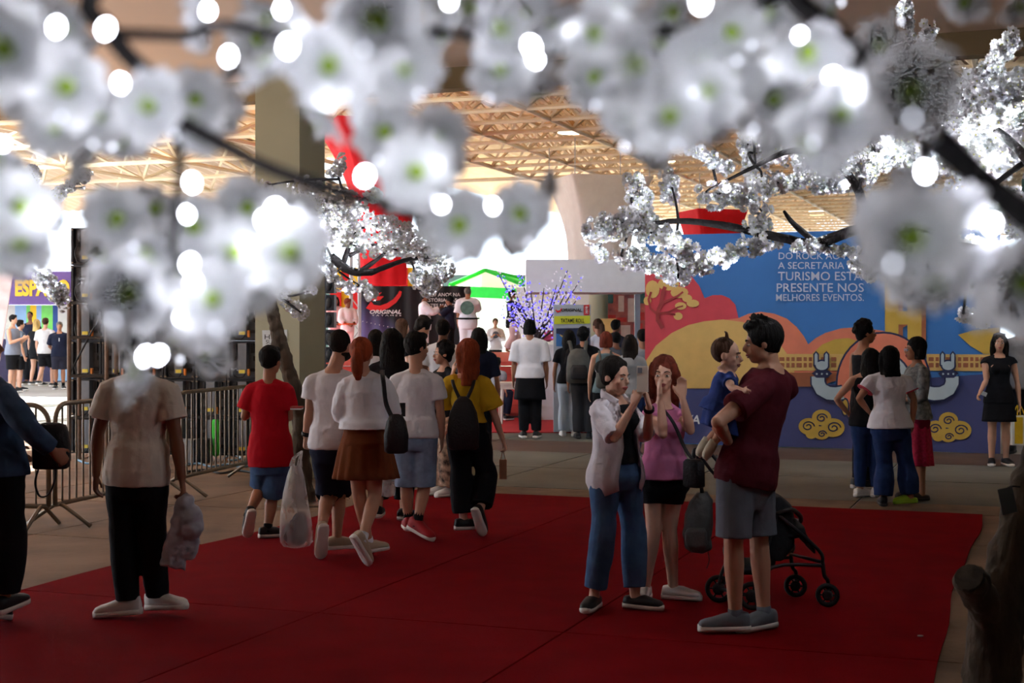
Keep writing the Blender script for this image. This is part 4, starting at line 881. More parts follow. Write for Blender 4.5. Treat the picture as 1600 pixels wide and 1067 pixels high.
# ---- man in beige t-shirt, back to us
B = person('man in a beige t-shirt and black trousers seen from behind, holding a grey jacket', 216, 517, 968, 0, sk='brown', vox=NEAR, handc=(.5, .9), head=(12, 0),
    J=dict(head=(222, 548), lsh=(172, 610), rsh=(262, 614), lel=(153, 684, .02), lwr=(150, 750, .05), rel=(275, 690, -.02), rwr=(284, 756, -.05), lhip=(192, 752), rhip=(236, 752), lkn=(192, 850, .02), rkn=(238, 846, .02), lan=(199, 948, 0), ran=(246, 940, .1), ltoe=(138, 966, .0), rtoe=(292, 952, .02)))
torso_wear(B, 't_shirt', c_beige, -.13, .99, .022, .03, .62, .028); leg_wear(B, 'trousers', c_black, 1.97, .2, .016, .026, .03); hair(B, 'short', 'black'); shoes(B, s_white, s_sole, .095)
jk = MB(); G = B.j['rwr'] + Vector((.025, -.02, -.085))
for (dx, dz, rx, ry, rz) in ((.0, -.02, .05, .05, .05), (.03, -.10, .075, .06, .07), (.04, -.17, .07, .06, .06)): jk.ell(G + Vector((dx, 0, dz)), (1, 0, 0), (0, 1, 0), (0, 0, 1), rx, ry, rz, 12, 7)
jk.tube([G + Vector((-.02, 0, -.02)), G + Vector((-.03, .0, -.15)), G + Vector((-.06, .01, -.3)), G + Vector((-.08, .01, -.40))], [.03, .055, .07, .075], [.03, .035, .03, .025], lat=(1, .1, 0), n=14, sub=2); jk.tube([G + Vector((.02, .02, -.12)), G + Vector((.02, .02, -.25)), G + Vector((.0, .02, -.35))], [.05, .06, .05], [.03, .03, .02], lat=(1, 0, 0), n=12, sub=2)
tag(jk.build('jacket', cloth('heather_grey', (178, 180, 194)), vox=.0088, relax=2, wrinkle=.022, wsize=.05, loc=G), 'crumpled light grey jacket hanging from the beige t-shirt man\'s hand', 'jacket')
# ---- person in denim jacket at the left edge
B = person('person in a dark denim jacket and black trousers, cut by the left edge', -18, 508, 985, 65, sk='tan', sex='f', vox=NEAR, handc=(.3, .8),
    J=dict(head=(-26, 556), rsh=(8, 630, -.14), lsh=(-30, 628, .14), rel=(48, 690, -.2), rwr=(84, 722, -.1), lel=(-22, 690, .24), lwr=(14, 716, .26), rhip=(6, 752, -.06), lhip=(-18, 752, .06), rkn=(16, 850, -.02), ran=(6, 952, -.02), lkn=(-22, 852, .1), lan=(-30, 958, .1), rtoe=(30, 955, .12), ltoe=(4, 975, .2)))
c_den = cloth('denim_jacket', (62, 84, 116), .2, scale=9)
torso_wear(B, 'denim_jacket', c_den, -.1, .99, .03, .04, 1.85, .026); leg_wear(B, 'trousers', c_black, 1.9, .2, .02, .04, .05); hair(B, 'long', 'blond', .12); shoes(B, s_black, s_sole)
sb = thing('shoulder_bag', P(58, 735, 7.75), 'black shoulder bag with a hanging strap held by the denim jacket person', 'bag'); m_bag = mat('bag_black', (28, 26, 30), .6, .15, 14, .3, 60)
b = MB(); c = P(80, 697, 8.15); b.loft([(c + Vector((0, 0, z)), (1, .15, 0), (0, 1, 0), w, d) for z, w, d in ((-.13, .085, .05), (-.12, .098, .06), (0, .102, .065), (.08, .092, .06), (.12, .08, .05), (.135, .04, .02))], 16, pw=.7); b.build('pouch', m_bag, sb, smooth=True)
b = MB(); q = [P(60, 733, 8.12), P(55, 755, 8.12), P(62, 775, 8.12), P(76, 772, 8.12), P(86, 748, 8.12), P(86, 728, 8.12)]; b.tube(q, .013, .005, n=8, sub=4, lat=(0, 1, 0)); b.build('strap', m_bag, sb, smooth=True)
b = MB(); b.tube([c + Vector((-.06, -.04, .11)), P(50, 645, 8.1), P(20, 617, 7.98), P(4, 614, 7.88)], .014, .006, n=8, sub=4, lat=(0, 1, 0)); b.build('strap', m_bag, sb, smooth=True)
# ---- woman with phone
B = person('smiling woman in an open white shirt and blue jeans photographing with her phone', 958, 557, 953, 135, sk='fair', sex='f', vox=NEAR, handc=(.75, .75), head=(-2, -6), hdirs=((-.25, -.15, .95), (.35, -.1, .93)), palms=((-.9, .3, 0), (.6, .5, .1)),
    J=dict(head=(962, 586, -.03), rsh=(934, 632, -.10), lsh=(984, 634, .12), rel=(960, 682, -.26), rwr=(990, 630, -.27), lel=(1012, 680, -.05), lwr=(1014, 632, -.22), rhip=(946, 738, -.05), lhip=(978, 738, .05), rkn=(943, 828, -.06), lkn=(990, 830, .06), ran=(928, 930, -.02), lan=(992, 930, .0), rfd=200, lfd=118))
torso_wear(B, 'tank_top', c_black, .1, .93, .008, .01, 0); leg_wear(B, 'jeans', c_jean, 1.86, .3, .016, .03, .034)
sh = cloth('white_shirt', (240, 236, 246), .05, trans=.15)
def open_shirt():
    b = MB(); n = 34; K = 16; vs_ = []; fs = []; t0, t1 = -.28, .97
    for k in range(K + 1):
        t = t0 + (t1 - t0) * k / K; g = .05 - .022 * k / K; c, lat, fr, ru, rv = B.tsec(t, g); c2, l2, f2, r2, v2 = B.tsec(.6, g); ru = max(ru, r2 * .98); rv = max(rv, v2)
        if t > .93: ru, rv = .10, .085
        front = fr if fr.dot(B.fw) > 0 else -fr; gap = .40 + .25 * abs(t - .35)
        for i in range(n + 1):
            a = math.pi / 2 + gap + (2 * math.pi - 2 * gap) * i / n; w = 1 + .035 * math.sin(i * 1.9 + t * 3) * (1 - k / K) + .02 * math.sin(i * .9 + t * 9)
            z = -.03 * math.cos(a * 2) * (1 - min(1, k / 4)); vs_.append(npv(c + lat * math.cos(a) * ru * w + front * math.sin(a) * rv * w + Vector((0, 0, z))))
    for k in range(K):
        for i in range(n): a = k * (n + 1) + i; fs.append((a, a + 1, a + n + 2, a + n + 1))
    b.add(vs_, fs); o = b.build('shirt', sh, B.root, smooth=True); md = o.modifiers.new('t', 'SOLIDIFY'); md.thickness = .006; PENDING.append(o)
    for k in 'lr':
        S_, E, Wr = B.j[k + 'sh'], B.j[k + 'el'], B.j[k + 'wr']; b = MB(); b.tube([S_ + (B.j['neck'] - S_) * .5, S_, lerp(S_, E, .4), lerp(S_, E, .8), lerp(S_, E, .98)], [.05, .060, .062, .064, .062], n=14, sub=2); o = b.build('sleeve', sh, B.root, vox=.009, relax=2, wrinkle=.022, wsize=.06)
    b = MB(); nk = B.j['neck']; b.tube([nk + B.fw * .08 + B.lat_s * .07 - Vector((0, 0, .03)), nk + B.lat_s * .08 - B.fw * .02 + Vector((0, 0, .02)), nk - B.fw * .085 + Vector((0, 0, .03)), nk - B.lat_s * .08 - B.fw * .02 + Vector((0, 0, .02)), nk + B.fw * .08 - B.lat_s * .07 - Vector((0, 0, .03))], .03, .008, lat=(0, 0, 1), n=8, sub=3); b.build('collar', sh, B.root, smooth=True)
open_shirt(); hair(B, 'bun', 'dark'); face(B); shoes(B, s_black, s_sole, .07, lace=s_black)
wr_ = lerp(B.j['lel'], B.j['lwr'], .9); dd = (B.j['lwr'] - B.j['lel']).normalized(); MB().tube([wr_ - dd * .01, wr_ + dd * .01], .033, n=12).build('watch_strap', s_black, B.root)
m_ph = mat('phone_silver', (228, 220, 210), .35, .05, metal=.3); pc = P(1004, 592, 8.32); pt = thing('phone', pc, 'pale smartphone held up in both hands by the smiling woman', 'phone'); px_ = Vector((.82, -.55, 0)).normalized(); py_ = Vector((.55, .82, 0)).normalized()
MB().box(pc, .036, .005, .076, px_, py_).build('case', m_ph, pt); MB().box(pc - py_ * .007 + px_ * -.014 + Vector((0, 0, .05)), .014, .003, .016, px_, py_).build('camera_bump', s_grey, pt)
MB().box(pc + py_ * .006, .033, .001, .072, px_, py_).build('screen', s_black, pt)
# ---- girl in pink
B = person('red-haired girl in a pink top and black shorts with both hands raised', 1035, 560, 940, 188, sk='fair', sex='f', vox=NEAR, handc=(.25, .15), head=(4, 0), hdirs=((-.05, -.1, 1), (-.1, -.1, 1)), palms=((.1, -1, .0), (.9, .2, 0)),
    J=dict(head=(1037, 585), rsh=(1013, 642), lsh=(1061, 644), rel=(1036, 678, -.24), rwr=(1032, 624, -.24), lel=(1079, 672, -.12), lwr=(1066, 620, -.16), rhip=(1024, 750), lhip=(1051, 750), rkn=(1021, 826, -.03), lkn=(1046, 826), ran=(1008, 918, 0), lan=(1052, 918, .03), rfd=196, lfd=112))
torso_wear(B, 'top', c_pink, -.02, .95, .016, .03, .3, .014); leg_wear(B, 'shorts', c_black, .48, .2, .012, .02); hair(B, 'long', 'darkred', .24); face(B); shoes(B, s_white, s_sole, .08, lace=s_black)
gb = thing('handbag', P(1078, 760, 8.8), 'small black handbag on a strap beside the girl in pink', 'bag'); c = P(1084, 738, 8.66); MB().loft([(c + Vector((0, 0, z)), (.6, -.8, 0), (.8, .6, 0), w, .035) for z, w in ((-.09, .06), (-.08, .08), (.06, .075), (.08, .05))], 14, pw=.6).build('pouch', m_bag, gb, smooth=True)
b = MB(); b.tube([c + Vector((.0, 0, .07)), P(1070, 700, 8.72), P(1052, 660, 8.72), P(1030, 632, 8.8)], .012, .005, n=8, sub=4, lat=(1, .3, 0)); b.build('strap', m_bag, gb, smooth=True)
# ---- man in maroon with baby
B = person('man in a maroon t-shirt and grey shorts holding a baby', 1180, 505, 992, -65, Y=7.98, sk='light', vox=NEAR, handc=(.5, .25), head=(-18, -8), palms=((0, 0, 1), (.9, -.4, 0)), hdirs=((.3, .9, .1), (-.55, -.75, -.1)),
    J=dict(head=(1191, 539, -.02), neck=(1205, 582, 0), pelvis=(1166, 748, 0), lsh=(1186, 604, -.17), rsh=(1229, 600, .17), lel=(1121, 664, -.34), lwr=(1138, 694, -.10), rel=(1162, 652, .34), rwr=(1126, 612, .24), lhip=(1149, 756, -.07), rhip=(1181, 756, .07), lkn=(1146, 852, -.09), rkn=(1186, 848, .06), lan=(1149, 968, -.05), ran=(1194, 964, .06), lfd=-92, rfd=-125))
torso_wear(B, 't_shirt', c_maroon, -.08, .99, .026, .036, .6, .026); leg_wear(B, 'shorts', c_grey, .92, .2, .02, .04); hair(B, 'spiky', 'black'); face(B); shoes(B, s_grey, s_sole, .09, lace=s_black)
socks(B, c_grey, .05)
MAN = B
K = person('baby in a blue dress and white booties carried on the man\'s arm', 1135, 531, None, 118, Y=7.96, height=.74, sk='fair', sex='m', vox=.0065, bulk=1.35, hs=.80, handc=(.5, .5), head=(-8, -4), loc=P(1128, 660, 7.96),
    J=dict(head=(1136, 559), neck=(1138, 585), pelvis=(1117, 648), rsh=(1138, 594, -.06), lsh=(1143, 592, .06), rel=(1143, 610, -.16), rwr=(1160, 614, -.26), lel=(1148, 604, .09), lwr=(1150, 612, .06), rhip=(1119, 652, -.045), lhip=(1115, 650, .045), rkn=(1130, 676, -.06), ran=(1112, 700, -.05), lkn=(1122, 678, .02), lan=(1102, 696, .04), rtoe=(1100, 728, -.06), ltoe=(1092, 720, .03)))
c_bblue = cloth('baby_blue_dress', (52, 72, 140), .1); torso_wear(K, 'dress', c_bblue, .0, .95, .02, .05, .5, .014, .012, .06); skirt(K, 'dress_skirt', c_bblue, .36, 1.5, .25, 9, .06, g=.02)
c_ivory = cloth('ivory_knit', (220, 214, 196), .06)
for k in 'rl':
    A_ = K.j[k + 'an']; d = fdir(K, k, K.J); b = MB(); b.tube([A_ - d * .03, A_ + d * .02, A_ + d * .06, A_ + d * .085], [.026, .03, .028, .014], n=12, sub=2); b.build('bootie', c_ivory, K.root, smooth=True)
hair(K, 'buzz', 'brown'); face(K, hairm('brown'))
b = MB(); b.tube([K.H(0, -.01, .12), K.H(0, -.015, .155), K.H(0, -.03, .165)], [.012, .008, .003], n=8, sub=2); b.build('hair_tuft', hairm('brown'), K.root, smooth=True)
# ---- walking group in the middle
B = person('boy in a red t-shirt and denim shorts walking away with one foot raised', 424, 544, 842, 8, sk='tan', vox=MID, head=(18, 0), shoulder=.95,
    J=dict(head=(424, 563), lsh=(394, 606), rsh=(447, 606), lel=(382, 651, .02), lwr=(392, 640, .24), rel=(452, 652, .02), rwr=(446, 640, .22), lhip=(411, 714), rhip=(434, 714), lkn=(408, 760, .10), lan=(389, 802, -.16), rkn=(425, 778, .08), ran=(418, 826, .0), ltoe=(385, 832, -.10), rfd=65))
torso_wear(B, 't_shirt', c_red, -.16, .985, .03, .04, .7, .03); leg_wear(B, 'shorts', c_jean, .96, .2, .024, .04); hair(B, 'short', 'black'); shoes(B, s_brown, s_sole, .085); socks(B, c_black, .04)
m_bk = mat('book_red', (170, 60, 60), .7, .1); q = P(464, 636, 11.35); bk_ = thing('booklet', q, 'red and white booklet held in front of the boy in red', 'booklet'); MB().box(q, .045, .07, .006).build('cover', m_bk, bk_); MB().box(q - Vector((0, .005, .012)), .043, .068, .006).build('pages', m_paper, bk_)
B = person('man in a white t-shirt and navy shorts carrying a plastic bag, walking away', 524, 525, 872, 12, sk='light', vox=MID, head=(14, 0), handc=(1.2, .4),
    J=dict(head=(533, 548), lsh=(489, 600), rsh=(552, 598), lel=(484, 648, .0), lwr=(478, 690, .05), rel=(562, 645, .05), rwr=(560, 680, .15), lhip=(508, 704), rhip=(534, 704), lkn=(512, 780, .08), lan=(502, 836, -.12), rkn=(530, 778, .14), ran=(526, 850, .08), ltoe=(499, 876, -.06), rfd=62))
torso_wear(B, 't_shirt', c_white, -.08, .985, .02, .03, .6, .022); leg_wear(B, 'shorts', c_navy, 1.02, .2, .024, .045); hair(B, 'buzz', 'dark'); shoes(B, s_cream, s_sole); b = MB(); H = B.H; b.ell(H(0, .02, -.07), B.hl, B.hf, B.hu, .066, .072, .05, 14, 7); b.build('beard', hairm('dark'), B.root, vox=.012, relax=1)
w = lerp(B.j['lel'], B.j['lwr'], .88); d = (B.j['lwr'] - B.j['lel']).normalized(); MB().tube([w - d * .015, w + d * .015], .036, n=12).build('watch', s_black, B.root, smooth=True)
pb = thing('plastic_bag', P(465, 850, 10.5), 'white translucent plastic bag with dark contents in the man\'s hand', 'bag'); hnd = B.j['lwr'] + Vector((-.03, 0, -.07)); cb = P(464, 800, 10.55)
def film():
    m = bpy.data.materials.new('bag_film'); m.use_nodes = True; N = m.node_tree.nodes; L = m.node_tree.links; p = N['Principled BSDF']; p.inputs['Base Color'].default_value = rgb(244, 244, 248); p.inputs['Roughness'].default_value = .35
    nz = N.new('ShaderNodeTexNoise'); nz.inputs['Scale'].default_value = 3; r = N.new('ShaderNodeMapRange'); r.inputs[3].default_value = .16; r.inputs[4].default_value = .42; L.new(nz.outputs['Fac'], r.inputs[0])
    t = N.new('ShaderNodeBsdfTransparent'); ms = N.new('ShaderNodeMixShader'); L.new(r.outputs[0], ms.inputs[0]); L.new(t.outputs[0], ms.inputs[1]); L.new(p.outputs[0], ms.inputs[2]); L.new(ms.outputs[0], N['Material Output'].inputs[0]); return m
m_film = film(); b = MB(); secs = [(P(462, y, 10.5), (1, 0, 0), (0, 1, 0), w / 205, w / 205 * .6) for y, w in ((728, 8), (745, 13), (770, 18), (800, 22), (830, 25), (846, 25), (853, 20), (856, 6))]
b.loft(secs, 24, cap=False); v = b.v[0]; ang = np.arctan2(v[:, 1] - 10.5, v[:, 0] - np.repeat([s_[0].x for s_ in secs], 24)); f_ = 1 + .07 * np.sin(ang * 7 + v[:, 2] * 9); v[:, 0] = (v[:, 0] - P(462, 0, 10.5).x) * f_ + P(462, 0, 10.5).x; b.build('film', m_film, pb, smooth=True)
for sx in (-1, 1): b = MB(); b.tube([P(462 + sx * 6, 730, 10.5), P(464 + sx * 5, 716, 10.52), hnd], [.022, .015, .008], [.004, .004, .004], n=8, sub=2); b.build('handle', m_film, pb, smooth=True)
b = MB(); b.ell(P(462, 832, 10.5), (1, 0, 0), (0, 1, 0), (0, 0, 1), .10, .055, .10, 14, 8); b.ell(P(468, 815, 10.5), (1, 0, 0), (0, 1, 0), (0, 0, 1), .06, .05, .08, 12, 7); b.build('contents', mat('bag_contents', (38, 42, 54), .7, .1, 9), pb, vox=.012, wrinkle=.02, wsize=.06)
B = person('red-haired woman in a white crop top and brown pleated skirt, walking away', 570, 535, 888, 4, Y=10.25, sk='light', sex='f', vox=MID, head=(6, 0), handc=(.5, .9),
    J=dict(head=(566, 558), lsh=(541, 603), rsh=(599, 600), lel=(531, 650, .03), lwr=(548, 652, .22), rel=(614, 648, .04), rwr=(623, 644, .22), lhip=(557, 690), rhip=(584, 690), lkn=(560, 772, .10), rkn=(586, 778, .08), lan=(576, 852, .25), ran=(566, 846, -.14), rtoe=(584, 888, -.06), lfd=40))
torso_wear(B, 'crop_top', c_white, .12, .985, .035, .05, 1.05, .03); leg_wear(B, 'shorts', c_rust, .3, .2, .008); skirt(B, 'pleated_skirt', c_rust, .42, 1.45, .2, 16, .05, g=.02); hair(B, 'pony', 'red', .2); shoes(B, s_cream, s_sole, .085); socks(B, c_white, .045)
hb = thing('black_handbag', P(614, 710, 10.0), 'black handbag on the shoulder of the red-haired woman in the pleated skirt', 'bag'); c = P(619, 676, 9.94)
MB().loft([(c + Vector((0, 0, z)), (.95, .2, 0), (-.2, .95, 0), w, d) for z, w, d in ((-.145, .06, .03), (-.13, .085, .05), (-.02, .09, .065), (.08, .07, .06), (.12, .045, .04), (.13, .02, .02))], 16, pw=.8).build('pouch', m_bag, hb, smooth=True)
b = MB(); b.tube([c + Vector((-.03, 0, .11)), P(603, 630, 9.96), P(599, 596, 10.0), P(597, 581, 10.16), P(598, 579, 10.3)], .016, .006, n=8, sub=4, lat=(1, 0, 0)); b.build('strap', m_bag, hb, smooth=True); b = MB(); b.tube([P(607, 634, 10.02), P(611, 650, 10.02)], .008, n=8); b.build('buckle', m_alu, hb)
q = P(629, 640, 10.5); tag(MB().box(q, .02, .008, .05, (.9, .4, 0), (-.4, .9, 0)).box(q + Vector((0, 0, .001)), .018, .01, .046, (.9, .4, 0), (-.4, .9, 0)).build('phone', s_black), 'dark phone in the hand of the red-haired woman in the skirt', 'phone')
B = person('man in a white t-shirt, light denim shorts and red trainers, head turned right', 650, 526, 845, 8, sk='light', vox=MID, head=(42, -4),
    J=dict(head=(652, 549), lsh=(621, 597), rsh=(680, 598), lel=(614, 645, .08), lwr=(634, 652, .26), rel=(688, 648, .0), rwr=(690, 690, .05), lhip=(635, 688), rhip=(663, 688), lkn=(635, 766, .03), rkn=(663, 766, .03), lan=(638, 820, .12), ran=(652, 824, -.02), lfd=-8, rtoe=(672, 844, -.10)))
torso_wear(B, 't_shirt', c_white, -.06, .985, .024, .03, .62, .024); leg_wear(B, 'denim_shorts', c_ljean, 1.0, .2, .022, .036); hair(B, 'short', 'black'); face(B); shoes(B, s_red, s_sole, .1); socks(B, c_black, .10)
B = person('red-haired woman in a yellow top and black trousers with a small backpack', 730, 537, 838, 4, sk='fair', sex='f', vox=MID, head=(-48, 0), handc=(.4, 1.1), hdirs=((.1, .1, 1), None), palms=((.9, .2, 0), None),
    J=dict(head=(729, 559), lsh=(705, 598), rsh=(755, 600), lel=(692, 640, .14), lwr=(708, 590, .18), rel=(772, 652, .0), rwr=(786, 694, .02), lhip=(716, 690), rhip=(746, 690), lkn=(721, 752, .03), rkn=(760, 748, .08), lan=(724, 820, .0), ran=(750, 806, -.1), lfd=72, rtoe=(757, 836, -.04)))
torso_wear(B, 'top', c_yellow, .2, .94, .02, .028, .0, .02)
for k, sg in (('l', -1), ('r', 1)):
    S_, E = B.j[k + 'sh'], B.j[k + 'el']; b = MB(); b.tube([S_ + (B.j['neck'] - S_) * .4 + Vector((0, 0, -.02)), S_, lerp(S_, E, .4), lerp(S_, E, .85)], [.06, .075, .095, .125], [.06, .075, .09, .11], n=18, sub=2); b.build('flared_sleeve', c_yellow, B.root, vox=.011, relax=2, wrinkle=.02, wsize=.07)
leg_wear(B, 'trousers', c_black, 1.82, .36, .022, .045, .055); hair(B, 'long', 'red', .17); face(B); shoes(B, s_black, s_sole, .085)
bpk = thing('black_backpack', P(724, 700, 11.4), 'small black drawstring backpack on the back of the woman in yellow', 'backpack'); c = P(724, 660, 11.44)
b = MB(); b.loft([(c + Vector((0, 0, z)), (1, 0, 0), (0, 1, 0), w, d) for z, w, d in ((-.22, .10, .04), (-.2, .125, .07), (-.05, .13, .085), (.08, .11, .08), (.17, .07, .05), (.21, .03, .03))], 18, pw=.85); b.build('pouch', m_bag, bpk, smooth=True)
for sx in (-1, 1): b = MB(); b.tube([c + Vector((sx * .03, .02, .19)), P(724 + sx * 14, 605, 11.5), P(724 + sx * 17, 594, 11.62)], .014, .006, n=8, sub=3, lat=(1, 0, 0)); b.build('strap', m_bag, bpk, smooth=True)
m_kraft = mat('kraft_paper', (150, 104, 78), .8, .08); kb = thing('paper_bag', P(786, 748, 11.7), 'small brown paper bag hanging from the hand of the woman in yellow', 'bag'); c = P(786, 733, 11.7); MB().box(c, .03, .02, .08).build('body', m_kraft, kb); b = MB(); b.tube([c + Vector((-.02, -.02, .08)), c + Vector((0, -.01, .15)), c + Vector((.02, -.02, .08))], .003, n=5, sub=4); b.build('handle', m_kraft, kb)
B = person('curly-haired woman in a black top and patterned trousers facing left', 694, 537, 776, 238, sk='light', sex='f', vox=MID, head=(12, 0)); torso_wear(B, 'top', c_black, -.02, .93, .016, .02, .15); leg_wear(B, 'patterned_trousers', mat('cloth_pattern', (210, 176, 150), .85, .5, 14, c2=(30, 26, 28)), 1.9, .2, .03, .05, .06); hair(B, 'curly', 'black'); face(B); shoes(B, s_white, s_sole)
MB().ell(B.tsec(.86)[0] + B.fw * .125, (1, 0, 0), (0, 1, 0), (0, 0, 1), .008, .006, .02, 8, 5).build('pendant', m_alu, B.root)
B = person('woman with long black hair in black clothes, half hidden behind the walking group', 612, 517, 815, 10, sk='light', sex='f', vox=MID, walk=.5); torso_wear(B, 'top', c_black, -.1, .95, .02, .03, .4); leg_wear(B, 'trousers', c_black, 1.75, .2, .03, .04, .05); hair(B, 'long', 'black', .34); shoes(B, s_black, s_sole)
cbg = thing('carrier_bag', P(608, 770, 12.05), 'pale translucent carrier bag hanging beside the legs of the black-haired woman', 'bag'); MB().loft([(P(606, y, 12.05), (1, 0, 0), (0, 1, 0), w / 180, .04) for y, w in ((740, 8), (748, 11), (765, 12), (774, 11), (776, 3))], 14, cap=False).build('film', m_film, cbg, smooth=True)
for sx in (-1, 1): MB().tube([P(606 + sx * 5, 741, 12.05), P(606 + sx * 3, 722, 12.2), B.j['lwr'] + Vector((.0, -.02, -.08))], .006, n=6, sub=2).build('handle', m_film, cbg)
# ---- group in front of the banner
B = person('woman with long black hair in a white blouse and flared blue jeans, back to us', 1392, 538, 790, -8, sk='tan', sex='f', vox=RGT, bulk=1.15, head=(-14, 0), hdirs=(None, (0, .2, -1)),
    J=dict(head=(1388, 560), lsh=(1362, 590), rsh=(1416, 592), lel=(1342, 622, -.02), lwr=(1357, 642, .08), rel=(1428, 624, -.02), rwr=(1426, 658, .05), lhip=(1378, 668), rhip=(1404, 668), lkn=(1382, 724, .04), rkn=(1416, 724, .04), lan=(1380, 778, .0), ran=(1422, 774, .04), rfd=-112, lfd=10))
torso_wear(B, 'blouse', cloth('white_linen', (236, 236, 246), .05), -.04, .975, .028, .05, .55, .03, .016, .08); leg_wear(B, 'flared_jeans', c_djean, 1.93, .3, .014, .022, .055); hair(B, 'long', 'black', .08); shoes(B, s_lime, s_lime, .05, 'slide', low=True, which='r'); shoes(B, s_black, s_dsole, which='l')
for k in 'lr':
    S_, E = B.j[k + 'sh'], B.j[k + 'el']; c = lerp(S_, E, .52); d = (E - S_).normalized(); MB().tube([c - d * .006, c + d * .006], .085, n=18).build('sleeve_trim', mat('trim_red', (190, 60, 80), .8, .05), B.root)
B = person('black-haired woman in a black sleeveless top and skinny jeans', 1356, 545, 784, 6, Y=14.5, height=1.505, sk='light', sex='f', vox=RGT, arms=('hip', 'front'), head=(40, -10), bulk=1.1, J=dict(head=(1362, 563), lfd=60, rfd=40)); torso_wear(B, 'top', c_black, -.12, .93, .02, .03, 0); leg_wear(B, 'jeans', c_djean, 1.92, .2, .012, .016, .018); hair(B, 'long', 'black', .1); shoes(B, s_white, s_sole)
B = person('person with cropped curly hair in a black tank top, in profile to the right', 1350, 501, None, 78, Y=15.2, height=1.79, sk='tan', vox=RGT, head=(10, 0), bulk=.9); torso_wear(B, 'tank_top', c_black, -.1, .9, .015, .02, 0); leg_wear(B, 'trousers', c_black, 1.95, .2, .02, .03, .03); hair(B, 'curly', 'black'); face(B); shoes(B, s_black, s_sole)
B = person('woman in glasses with a grey checked blouse and red dotted skirt, facing left', 1432, 528, 783, 262, Y=14.25, height=1.617, sk='tan', sex='f', vox=RGT, arms=('fold', 'fold'), head=(6, 0)); torso_wear(B, 'blouse', mat('cloth_check', (150, 150, 148), .85, .35, 30, c2=(96, 98, 100)), -.05, .96, .022, .03, 1.6, .018); leg_wear(B, 'underskirt', cloth('wine', (120, 20, 50)), .3, .2, .01); skirt(B, 'red_dotted_skirt', mat('cloth_red_dots', (196, 30, 74), .8, .3, 40, c2=(150, 16, 50)), .62, 1.35, .2, 9, .06); hair(B, 'bob', 'black'); face(B); shoes(B, s_brown, s_dsole, .05, low=True)
for sg in (-1, 1): b = MB(); c = B.H(sg * .032, .092, -.003); b.loft([(c - B.hf * .002, B.hl, B.hu, .021, .016), (c + B.hf * .002, B.hl, B.hu, .021, .016)], 14); b.build('spectacle_lens', mat('lens_glint', (170, 170, 190), .15, .05), B.root)
B = person('woman in a short black dress and black trainers facing us, holding a white paper', 1561, 521, 727, 188, sk='light', sex='f', vox=RGT, head=(6, 2), handc=(.4, .8), J=dict(rel=(1541, 594, -.03), rwr=(1531, 613, -.12))); torso_wear(B, 'dress', c_black, -.14, .95, .016, .026, .12); skirt(B, 'dress_skirt', c_black, .42, 1.25, .2, 8, .03); hair(B, 'long', 'dark', .26); face(B); shoes(B, s_black, s_sole, lace=s_sole)
b = MB(); b.tube([B.H(-.07, .03, .11), B.H(0, .06, .12), B.H(.07, .03, .11)], [.012, .016, .012], [.008, .01, .008], n=8, sub=3); b.build('sunglasses', s_black, B.root, smooth=True)
q = P(1537, 615, 17.75); tag(MB().box(q, .04, .003, .025, (.9, 0, -.4), (0, 1, 0), (.4, 0, .9)).box(q + Vector((.004, .004, .004)), .036, .003, .022, (.9, 0, -.4), (0, 1, 0), (.4, 0, .9)).build('paper_slip', m_paper), 'folded white paper slip in the black-dressed woman\'s hand', 'paper')
B = person('person in a grey shirt at the right edge, half hidden by blossoms', 1594, 494, 708, 200, sk='tan', vox=FAR); torso_wear(B, 'shirt', cloth('mid_grey', (134, 130, 130)), -.15, .98, .03, .04, .7); leg_wear(B, 'trousers', c_black, 1.9, .2, .02, .03, .03); hair(B, 'short', 'dark'); shoes(B, s_black, s_dsole)
tb = thing('tote_bag', P(1592, 697, 19.4), 'yellow and white tote bag at the right edge beside the black-dressed woman', 'bag'); c = P(1592, 672, 19.35); MB().box(c, .11, .05, .2).build('body', cloth('tote_white', (210, 206, 196)), tb); MB().box(c + Vector((-.02, -.05, 0)), .055, .008, .18).build('yellow_panel', c_yellow, tb)
for sx in (-.05, .05): b = MB(); b.tube([c + Vector((sx - .03, 0, .2)), c + Vector((sx * .4, 0, .34)), c + Vector((sx + .03, 0, .2))], .008, n=6, sub=4); b.build('handle', c_yellow, tb)
# ---- audience before the stage
B = person('man in a white t-shirt with a dark jacket tied round his waist, watching the stage', 828, 500, 684, 2, sk='tan', vox=FAR, head=(10, 0), handc=(.4, .4)); torso_wear(B, 't_shirt', c_white, -.02, .985, .035, .05, .9, .035); leg_wear(B, 'trousers', c_black, 1.93, .2, .03, .035, .035); hair(B, 'bob', 'black'); shoes(B, s_black, s_sole); skirt(B, 'tied_jacket', c_black, .42, 1.15, .18, 6, .05, g=.05)
B = person('man in a black t-shirt wearing a grey backpack, seen from behind', 912, 513, 685, 5, sk='tan', vox=FAR, head=(12, 0)); torso_wear(B, 't_shirt', c_black, -.1, .985, .03, .04, .75, .03); leg_wear(B, 'trousers', cloth('charcoal', (56, 56, 60)), 1.95, .2, .03, .04, .04); hair(B, 'curly', 'black'); shoes(B, s_black, s_dsole)
gpk = thing('grey_backpack', P(902, 610, 21.5), 'grey backpack on the man in the black t-shirt', 'backpack'); c = P(904, 570, 21.88); m_gp = mat('bag_grey', (86, 86, 82), .7, .2, 10)
